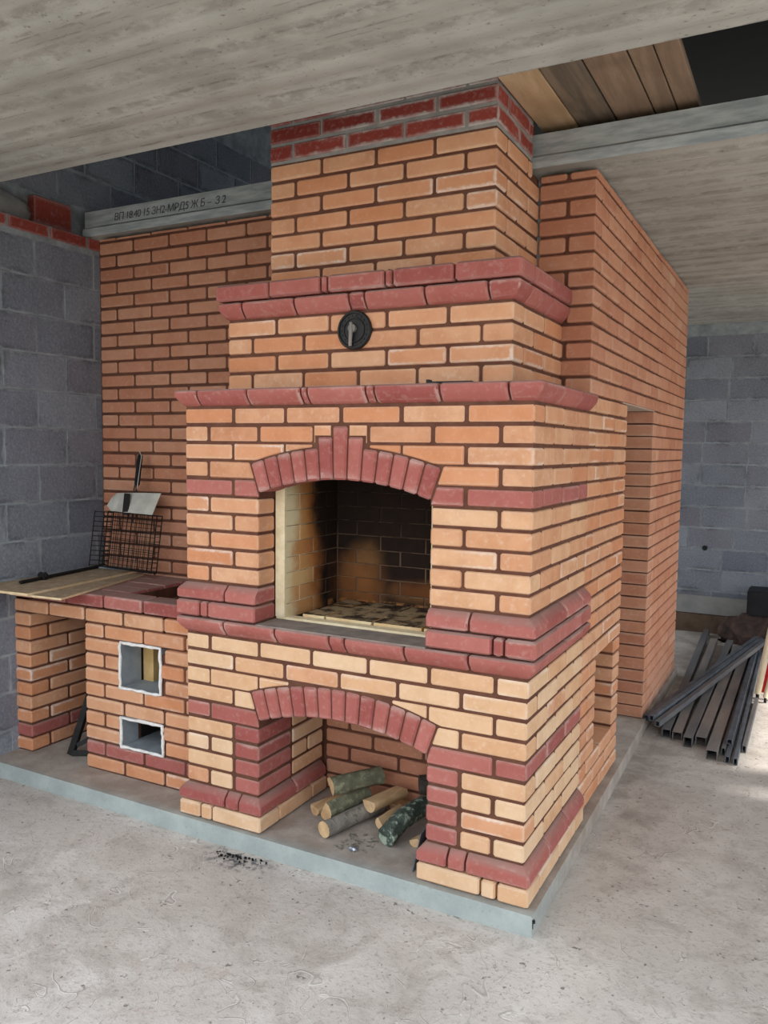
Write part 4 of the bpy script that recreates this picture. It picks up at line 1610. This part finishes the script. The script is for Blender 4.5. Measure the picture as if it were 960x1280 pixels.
def wires(name, ws, nu, nv, r=0.0020, frame=0.0035):
    bm = bmesh.new()
    for w in (ws,):
        for i in range(nu + 1):
            u = GW * i / nu
            tube(bm, [gp(u, 0, w), gp(u, GH, w)], frame if i in (0, nu) else r, 5)
        for j in range(nv + 1):
            v = GH * j / nv
            tube(bm, [gp(0, v, w), gp(GW, v, w)], frame if j in (0, nv) else r, 5)
    return bm_obj(name, bm, MAT['iron'], grill)


wires('wire_grid', 0.0, 10, 6)
wires('wire_grid', 0.042, 12, 13, 0.0016)
bm = bmesh.new()
for j in range(12):
    v = GH * j / 11
    tube(bm, [gp(0, v, 0), gp(-0.004, v, 0.06), gp(0, v, 0.042)], 0.002, 5)
    tube(bm, [gp(GW, v, 0), gp(GW, v, 0.042)], 0.002, 5)
for i in range(11):
    u = GW * i / 10
    tube(bm, [gp(u, 0, 0), gp(u, 0, 0.042)], 0.002, 5)
bm_obj('basket_rim', bm, MAT['iron'], grill)
# left wing of the basket folded towards the viewer
bm = bmesh.new()
wu = (gu * -0.35 + gw * 0.94).normalized()
for j in range(12):
    v = GH * (0.02 + 0.96 * j / 11)
    tube(bm, [gp(0, v, 0), gp(0, v, 0) + wu * 0.11], 0.0026, 5)
for u in (0.0, 0.055, 0.11):
    tube(bm, [gp(0, 0.0, 0) + wu * u, gp(0, GH, 0) + wu * u], 0.003, 5)
bm_obj('basket_side', bm, MAT['iron'], grill)
bm = bmesh.new()
hb = gp(GW * 0.42, GH, 0.02)
ht = hb + gv * 0.16 + gu * 0.012
tube(bm, [gp(GW * 0.36, GH * 0.85, 0.022), hb + gu * -0.010 + gv * 0.02, ht + gu * -0.008], 0.0035, 6)
tube(bm, [gp(GW * 0.48, GH * 0.85, 0.022), hb + gu * 0.012 + gv * 0.02, ht + gu * 0.010], 0.0035, 6)
bm_obj('handle_wires', bm, MAT['iron'], grill)
bm = bmesh.new()
hc = ht + gv * 0.085 + gu * 0.008
obox(bm, hc, gu, gv, gw, 0.017, 0.088, 0.010)
bmesh.ops.bevel(bm, geom=list(bm.edges), offset=0.006, segments=2, affect='EDGES')
bm_obj('handle', bm, MAT['black_plastic'], grill, 40)
bm = bmesh.new()
tube(bm, [ht + gu * 0.022 - gv * 0.02 + gw * 0.012, hc + gu * 0.022 + gv * 0.08 + gw * 0.012, hc + gv * 0.105 + gw * 0.010], 0.0022, 6)
bm_obj('locking_wire', bm, MAT['plate_grey'], grill)
# pale plate tucked behind the handle
bm = bmesh.new()
n = 14
V, F = [], []
for i in range(n + 1):
    t = i / n
    u = 0.004 + 0.325 * t
    top = 0.105 + 0.022 * t
    bot = 0.0
    bend = 0.022 * math.sin(math.pi * t) + (0.012 if t < 0.15 else 0)
    rt = 0 if t > 0.12 else (0.12 - t) / 0.12
    for v, w in ((GH + 0.004 + 0.030 * rt, 0.048 + bend), (GH + top - 0.030 * rt, 0.030 + bend * 0.4)):
        uu = u + (0.030 if v > GH + 0.06 and t > 0.8 else 0)
        V.append(gp(uu, v, w))
        V.append(gp(uu, v, w - 0.003))
for i in range(n):
    q = i * 4
    F += [(q, q + 4, q + 6, q + 2), (q + 1, q + 3, q + 7, q + 5), (q, q + 1, q + 5, q + 4), (q + 2, q + 6, q + 7, q + 3)]
F += [(0, 2, 3, 1), (n * 4, n * 4 + 1, n * 4 + 3, n * 4 + 2)]
o = mesh_obj('grill_lid', V, F, MAT['plate_grey'], grill, smooth=False, origin=tuple(gp(0.16, GH)))
bm = bmesh.new()
obox(bm, gp(GW * 0.42, GH + 0.05, 0.066), gu, gv, gw, 0.020, 0.060, 0.003)
bm_obj('handle_bracket', bm, MAT['iron'], grill)

# steel angle frame leaning in the bench opening
fr = thing('steel_bracket', (-2.47, 0.26, 0), 'dark triangular steel angle bracket leaning in the opening under the bench', 'bracket')
A = Vector((-2.545, 0.215, 0.006))
Bt = Vector((-2.415, 0.275, 0.43))
C2 = Vector((-2.375, 0.30, 0.006))


def angle_bar(name, a, b, w=0.03):
    bm = bmesh.new()
    a, b = Vector(a), Vector(b)
    d = (b - a).normalized()
    s = d.cross(Vector((0.3, -1, 0.1))).normalized()
    t = d.cross(s).normalized()
    m = (a + b) / 2
    L = (b - a).length / 2
    obox(bm, m, d, s, t, L, w / 2, 0.002)
    obox(bm, m + s * (w / 2) + t * w / 2, d, s, t, L, 0.002, w / 2)
    return bm_obj(name, bm, MAT['iron'], fr)


angle_bar('angle_bar', A, Bt)
angle_bar('angle_bar', A + Vector((0.02, 0, 0.012)), C2 + Vector((0, 0, 0.012)))
angle_bar('angle_bar', A.lerp(Bt, 0.12) + Vector((0.02, 0.01, 0)), C2.lerp(Bt, 0.30), 0.022)

# ================================================================== THE FIREWOOD NICHE


def log(name, a, b, r, bark, label, group, flat=0.0, seed=0, bend=0.0, end='splitwood', wedge=None):
    """round billet, or a split one when wedge gives the angle range of the bark side"""
    a, b = Vector(a), Vector(b)
    d = (b - a).normalized()
    L = (b - a).length
    up = Vector((0, 0, 1))
    u = d.cross(up).normalized()
    v = u.cross(d).normalized()
    n, seg = 7, 14
    V, F, mi = [], [], []
    for i in range(n + 1):
        t = i / n
        c = a + d * (L * t) + v * (bend * math.sin(math.pi * t)) + u * (0.004 * mnoise.noise(Vector((t * 3, seed, 0))))
        for j in range(seg):
            an = 2 * math.pi * j / seg
            rr = r * (1 + 0.10 * mnoise.noise(Vector((math.cos(an) * 1.3 + seed, math.sin(an) * 1.3, t * 2.2 + seed))))
            x, y = math.cos(an) * rr, math.sin(an) * rr
            if wedge is not None:
                wa, depth_ = wedge
                nx, ny = math.cos(wa), math.sin(wa)
                h = x * nx + y * ny
                lim = depth_ * r * (1 + 0.06 * mnoise.noise(Vector((j * 0.7, t * 4, seed))))
                if h > lim:
                    x -= nx * (h - lim)
                    y -= ny * (h - lim)
            V.append(c + u * x + v * y)
    for i in range(n):
        for j in range(seg):
            k = (j + 1) % seg
            F.append((i * seg + j, i * seg + k, (i + 1) * seg + k, (i + 1) * seg + j))
            f = 0
            if wedge is not None:
                am = 2 * math.pi * (j + 0.5) / seg
                if math.cos(am - wedge[0]) > wedge[1] * 0.98:
                    f = 1
            mi.append(f)
    F.append(tuple(range(seg - 1, -1, -1)))
    F.append(tuple(n * seg + j for j in range(seg)))
    mi += [1, 1]
    o = mesh_obj(name, V, F, None, None, mats=[MAT[bark], MAT[end]], mi=mi, origin=tuple(a))
    me = o.data
    me.polygons.foreach_set('use_smooth', [True] * len(me.polygons))
    me.set_sharp_from_angle(angle=math.radians(45))
    return tag(o, label, 'log', group)


GL = 'firewood in the arched niche'
log('log', (-0.895, 0.090, 0.037), (-0.800, 0.420, 0.039), 0.035, 'bark_grey', 'round grey log with a pale sawn end, nearest the mouth of the niche', GL, seed=1)
log('log', (-0.955, 0.195, 0.062), (-0.878, 0.420, 0.074), 0.043, 'bark_green', 'split log with grey green bark leaning on the round grey log', GL, seed=2, wedge=(2.6, 0.35))
log('log', (-0.960, 0.250, 0.150), (-0.815, 0.450, 0.160), 0.041, 'bark_green', 'green barked half log lying on top at the left of the pile', GL, seed=3, wedge=(-2.3, 0.3))
log('log', (-1.045, 0.255, 0.028), (-0.990, 0.420, 0.028), 0.030, 'splitwood', 'small bare wedge of wood under the green barked logs', GL, seed=4, wedge=(1.4, 0.3))
log('log', (-0.788, 0.285, 0.100), (-0.715, 0.460, 0.112), 0.042, 'splitwood', 'bare orange split log, topmost in the middle of the pile', GL, seed=5, wedge=(1.7, 0.2))
log('log', (-0.716, 0.262, 0.032), (-0.688, 0.420, 0.040), 0.029, 'splitwood', 'narrow splintered split log standing beside the lichen covered log', GL, seed=6, wedge=(0.7, 0.1))
log('log', (-0.632, 0.150, 0.044), (-0.575, 0.430, 0.084), 0.043, 'bark_lichen', 'thick log covered in pale green lichen at the right of the pile', GL, seed=7, bend=0.02, end='bark_lichen')
log('log', (-0.600, 0.400, 0.178), (-0.500, 0.465, 0.180), 0.042, 'bark_dark', 'dark grey log standing highest beside the right pier', GL, seed=8, end='bark_dark')
log('log', (-0.528, 0.200, 0.027), (-0.500, 0.330, 0.027), 0.026, 'splitwood', 'small reddish split piece behind the dark metal sheet', GL, seed=9, wedge=(2.0, 0.3))
log('log', (-0.770, 0.480, 0.033), (-0.620, 0.480, 0.033), 0.031, 'splitwood', 'split log lying across the back of the niche', GL, seed=10, wedge=(1.5, 0.2))
# chips of bark on the plinth
random.seed(21)
bm = bmesh.new()
for i in range(46):
    x = random.uniform(-0.82, -0.66)
    y = random.uniform(0.04, 0.20)
    s = random.uniform(0.003, 0.010)
    a = random.uniform(0, 6.28)
    obox(bm, (x, y, 0.0022), (math.cos(a), math.sin(a), 0.1), (-math.sin(a), math.cos(a), 0), (0, 0, 1), s, s * 0.5, 0.0018)
o = bm_obj('bark_chips', bm, MAT['bark_grey'])
tag(o, 'scattered bark chips and splinters in front of the logs', 'wood chips', kind='stuff')
# scrap of crumpled foil
bm = bmesh.new()
bmesh.ops.create_icosphere(bm, subdivisions=2, radius=1)
for v in bm.verts:
    k = 1 + 0.5 * mnoise.noise(v.co * 3.1)
    v.co = Vector((-0.735 + v.co.x * 0.020 * k, 0.060 + v.co.y * 0.016 * k, 0.008 + v.co.z * 0.008 * k))
tag(bm_obj('foil_scrap', bm, MAT['foil'], origin=(-0.735, 0.06, 0)), 'small crumpled silver foil scrap on the plinth before the logs', 'foil')
# dark sheet leaning on the right pier
V = [(-0.448, 0.020, 0.002), (-0.424, 0.040, 0.150), (-0.4, 0.25, 0.215), (-0.425, 0.26, 0.002)]
nrm = Vector((-0.004, 0.001, 0.0005))
V = [Vector(v) for v in V]
V2 = [v + nrm for v in V]
mesh_obj('metal_sheet', V + V2, [(0, 1, 2, 3), (7, 6, 5, 4), (0, 4, 5, 1), (1, 5, 6, 2), (2, 6, 7, 3), (3, 7, 4, 0)], MAT['steel_blue'], None, origin=(-0.43, 0.1, 0))
tag(bpy.data.objects['metal_sheet'], 'dark blue steel sheet leaning on the right pier of the niche', 'metal sheet')

# charcoal crumbs on the floor in front of the plinth
random.seed(5)
bm = bmesh.new()
for i in range(70):
    x = -1.20 + random.gauss(0, 0.055)
    y = -0.090 - abs(random.gauss(0, 0.020)) + 0.10 * (x + 1.2)
    s = random.uniform(0.0014, 0.0048)
    a = random.uniform(0, 6.28)
    obox(bm, (x, y, FZ + 0.006), (math.cos(a), math.sin(a), 0.1), (-math.sin(a), math.cos(a), 0), (0, 0, 1), s, s * 0.7, s * 0.6)
tag(bm_obj('charcoal_crumbs', bm, MAT['chalk']), 'black charcoal crumbs on the floor before the plinth', 'charcoal', kind='stuff')

# ================================================================== STEEL STOCK BESIDE THE RIGHT WALL
ZF = FZ + 0.004


def profile_tube(a, b, w, h, z, mat, label, name='steel_tube', group='steel tubes on the floor by the brick wall', roll=0.0, z2=None):
    """hollow square section with open ends"""
    z2 = z if z2 is None else z2
    a, b = Vector((a[0], a[1], z + h / 2)), Vector((b[0], b[1], z2 + h / 2))
    d = (b - a).normalized()
    s = Vector((d.y, -d.x, 0)).normalized()
    u = s.cross(d).normalized()
    if roll:
        s, u = s * math.cos(roll) + u * math.sin(roll), u * math.cos(roll) - s * math.sin(roll)
    t = 0.004
    V, F = [], []
    for p in (a, b):
        for (hw, hh) in ((w / 2, h / 2), (w / 2 - t, h / 2 - t)):
            for sx, sz in ((-1, -1), (1, -1), (1, 1), (-1, 1)):
                V.append(p + s * sx * hw + u * sz * hh)
    for j in range(4):
        k = (j + 1) % 4
        F += [(j, k, 8 + k, 8 + j), (4 + k, 4 + j, 12 + j, 12 + k), (k, j, 4 + j, 4 + k), (8 + j, 8 + k, 12 + k, 12 + j)]
    o = mesh_obj(name, V, F, MAT[mat], None, origin=tuple(a))
    return tag(o, label, 'steel tube', group)


T = profile_tube
T((0.150, 2.28), (0.050, 5.36), 0.050, 0.050, ZF, 'rust_dark', 'flat grey steel tube nearest the brick wall, its end under the crossing bars')
T((0.215, 2.26), (0.152, 4.98), 0.055, 0.050, ZF, 'rust', 'second grey steel tube out from the brick wall')
T((0.285, 2.17), (0.285, 4.95), 0.050, 0.060, ZF, 'rust_dark', 'dark grey steel tube, third out from the brick wall, square end showing')
T((0.350, 2.23), (0.360, 4.80), 0.060, 0.055, ZF, 'rust', 'brownish steel tube in the middle of the row with an open square end')
T((0.428, 2.03), (0.438, 4.80), 0.060, 0.055, ZF, 'rust', 'wide brownish steel tube reaching furthest towards the viewer')
T((0.480, 2.13), (0.488, 4.80), 0.022, 0.045, ZF, 'rust_dark', 'narrow dark steel tube to the right of the widest brownish one')
T((0.510, 2.02), (0.515, 4.80), 0.025, 0.040, ZF, 'steel_blue', 'slim blue grey steel bar beside the narrow dark tube')
T((0.552, 2.01), (0.545, 4.80), 0.022, 0.040, ZF, 'steel_blue', 'slim blue grey steel bar, second from the right edge of the heap')
T((0.580, 2.24), (0.590, 3.28), 0.022, 0.040, ZF, 'rust_dark', 'short dark steel bar at the right edge of the heap')
T((0.505, 2.20), (0.505, 4.80), 0.030, 0.030, ZF + 0.047, 'steel_blue', 'blue grey steel bar lying on top of the slim bars')
# bars laid slantwise over the others
for i, (a, b, lab) in enumerate((((0.020, 2.34), (0.500, 4.86), 'dark steel bar crossing the row slantwise, nearest the brick wall'),
                                ((0.060, 2.29), (0.535, 4.82), 'dark steel bar crossing the row slantwise, middle one of three'),
                                ((0.100, 2.26), (0.570, 4.78), 'lighter steel bar crossing the row slantwise, outermost of three'))):
    T(a, b, 0.030, 0.034, ZF + 0.063 + (0.02 if i == 1 else 0.0), 'steel_blue' if i < 2 else 'rust_dark', lab, 'crossing_bar', 'steel bars crossing the row of tubes', z2=ZF + 0.10)

# dark box and rubble in the far corner
bm = bmesh.new()
boxes_mesh(bm, 0.40, 0.85, 5.05, 5.38, 0.20, 0.42)
bmesh.ops.bevel(bm, geom=list(bm.edges), offset=0.012, segments=2, affect='EDGES')
bx = bm_obj('dark_crate', bm, MAT['black_plastic'], None, 40, origin=(0.62, 5.2, 0.2))
tag(bx, 'dark closed crate on the rubble heap in the far corner', 'crate')
random.seed(3)
heap = bmesh.new()
bmesh.ops.create_icosphere(heap, subdivisions=4, radius=1)
for v in heap.verts:
    k = 1 + 0.30 * mnoise.noise(v.co * 2.6) + 0.12 * mnoise.noise(v.co * 7)
    v.co = Vector((0.62 + v.co.x * 0.42 * k, 5.18 + v.co.y * 0.17 * k, max(FZ, FZ + v.co.z * 0.30 * k)))
    if v.co.z > 0.198:
        v.co.z = 0.198
o = bm_obj('rubble', heap, MAT['rubble'], None, 30)
tag(o, 'dark rubble and rags heaped in the far corner behind the steel tubes', 'rubble', kind='stuff')
# red and cream painted stand, cut by the picture's edge
st = thing('painted_stand', (0.70, 3.4, FZ), 'red stand with cream painted tubes on the bright floor', 'stand')


def bar(name, a, b, r, mat):
    bm = bmesh.new()
    tube(bm, [a, b], r, 12)
    return bm_obj(name, bm, MAT[mat], st, 40)


bar('tube', (0.588, 3.40, FZ + 0.035), (0.680, 3.62, FZ + 0.72), 0.020, 'cream_paint')
bar('tube', (0.640, 3.33, FZ + 0.035), (0.760, 3.50, FZ + 0.66), 0.016, 'cream_paint')
bar('leg', (0.640, 3.335, FZ), (0.641, 3.335, FZ + 0.06), 0.009, 'iron')
bar('leg', (0.588, 3.405, FZ), (0.588, 3.405, FZ + 0.05), 0.011, 'iron')
bm = bmesh.new()
V = [(0.612, 3.41, FZ + 0.05), (0.95, 3.36, FZ + 0.06), (1.05, 3.58, FZ + 0.68), (0.700, 3.63, FZ + 0.68)]
V = [Vector(v) for v in V]
V2 = [v + Vector((0.0, 0.008, -0.002)) for v in V]
mesh_obj('panel', V + V2, [(0, 1, 2, 3), (7, 6, 5, 4), (0, 4, 5, 1), (1, 5, 6, 2), (2, 6, 7, 3), (3, 7, 4, 0)], MAT['red_paint'], st, origin=tuple(V[0]))

# ================================================================== PLANKS OVER THE GAP BETWEEN THE SLABS
pl = [(-0.249, -0.098, 'plank_new', 'fresh pale plank over the ceiling gap, touching the chimney'),
      (-0.093, 0.058, 'plank_dark', 'dark stained plank over the ceiling gap, next to the pale one'),
      (0.064, 0.212, 'plank_mid', 'brown weathered plank over the ceiling gap, beside the dark stained one'),
      (0.218, 0.299, 'plank_mid', 'narrow brown plank over the ceiling gap, second from the dark hole'),
      (0.304, 0.386, 'plank_mid', 'brown plank with a rounded edge over the ceiling gap, bordering the dark hole')]
for x0, x1, m, lab in pl:
    bm = bmesh.new()
    z0 = CZB + 0.181
    boxes_mesh(bm, x0, x1, S_OPEN0 - 0.40, S_OPEN1 + 0.40, z0, z0 + 0.028)
    bmesh.ops.bevel(bm, geom=list(bm.edges), offset=0.003, segments=1, affect='EDGES')
    tag(bm_obj('plank', bm, MAT[m], None, origin=((x0 + x1) / 2, 0.2, z0)), lab, 'plank', 'planks laid over the gap beside the chimney')
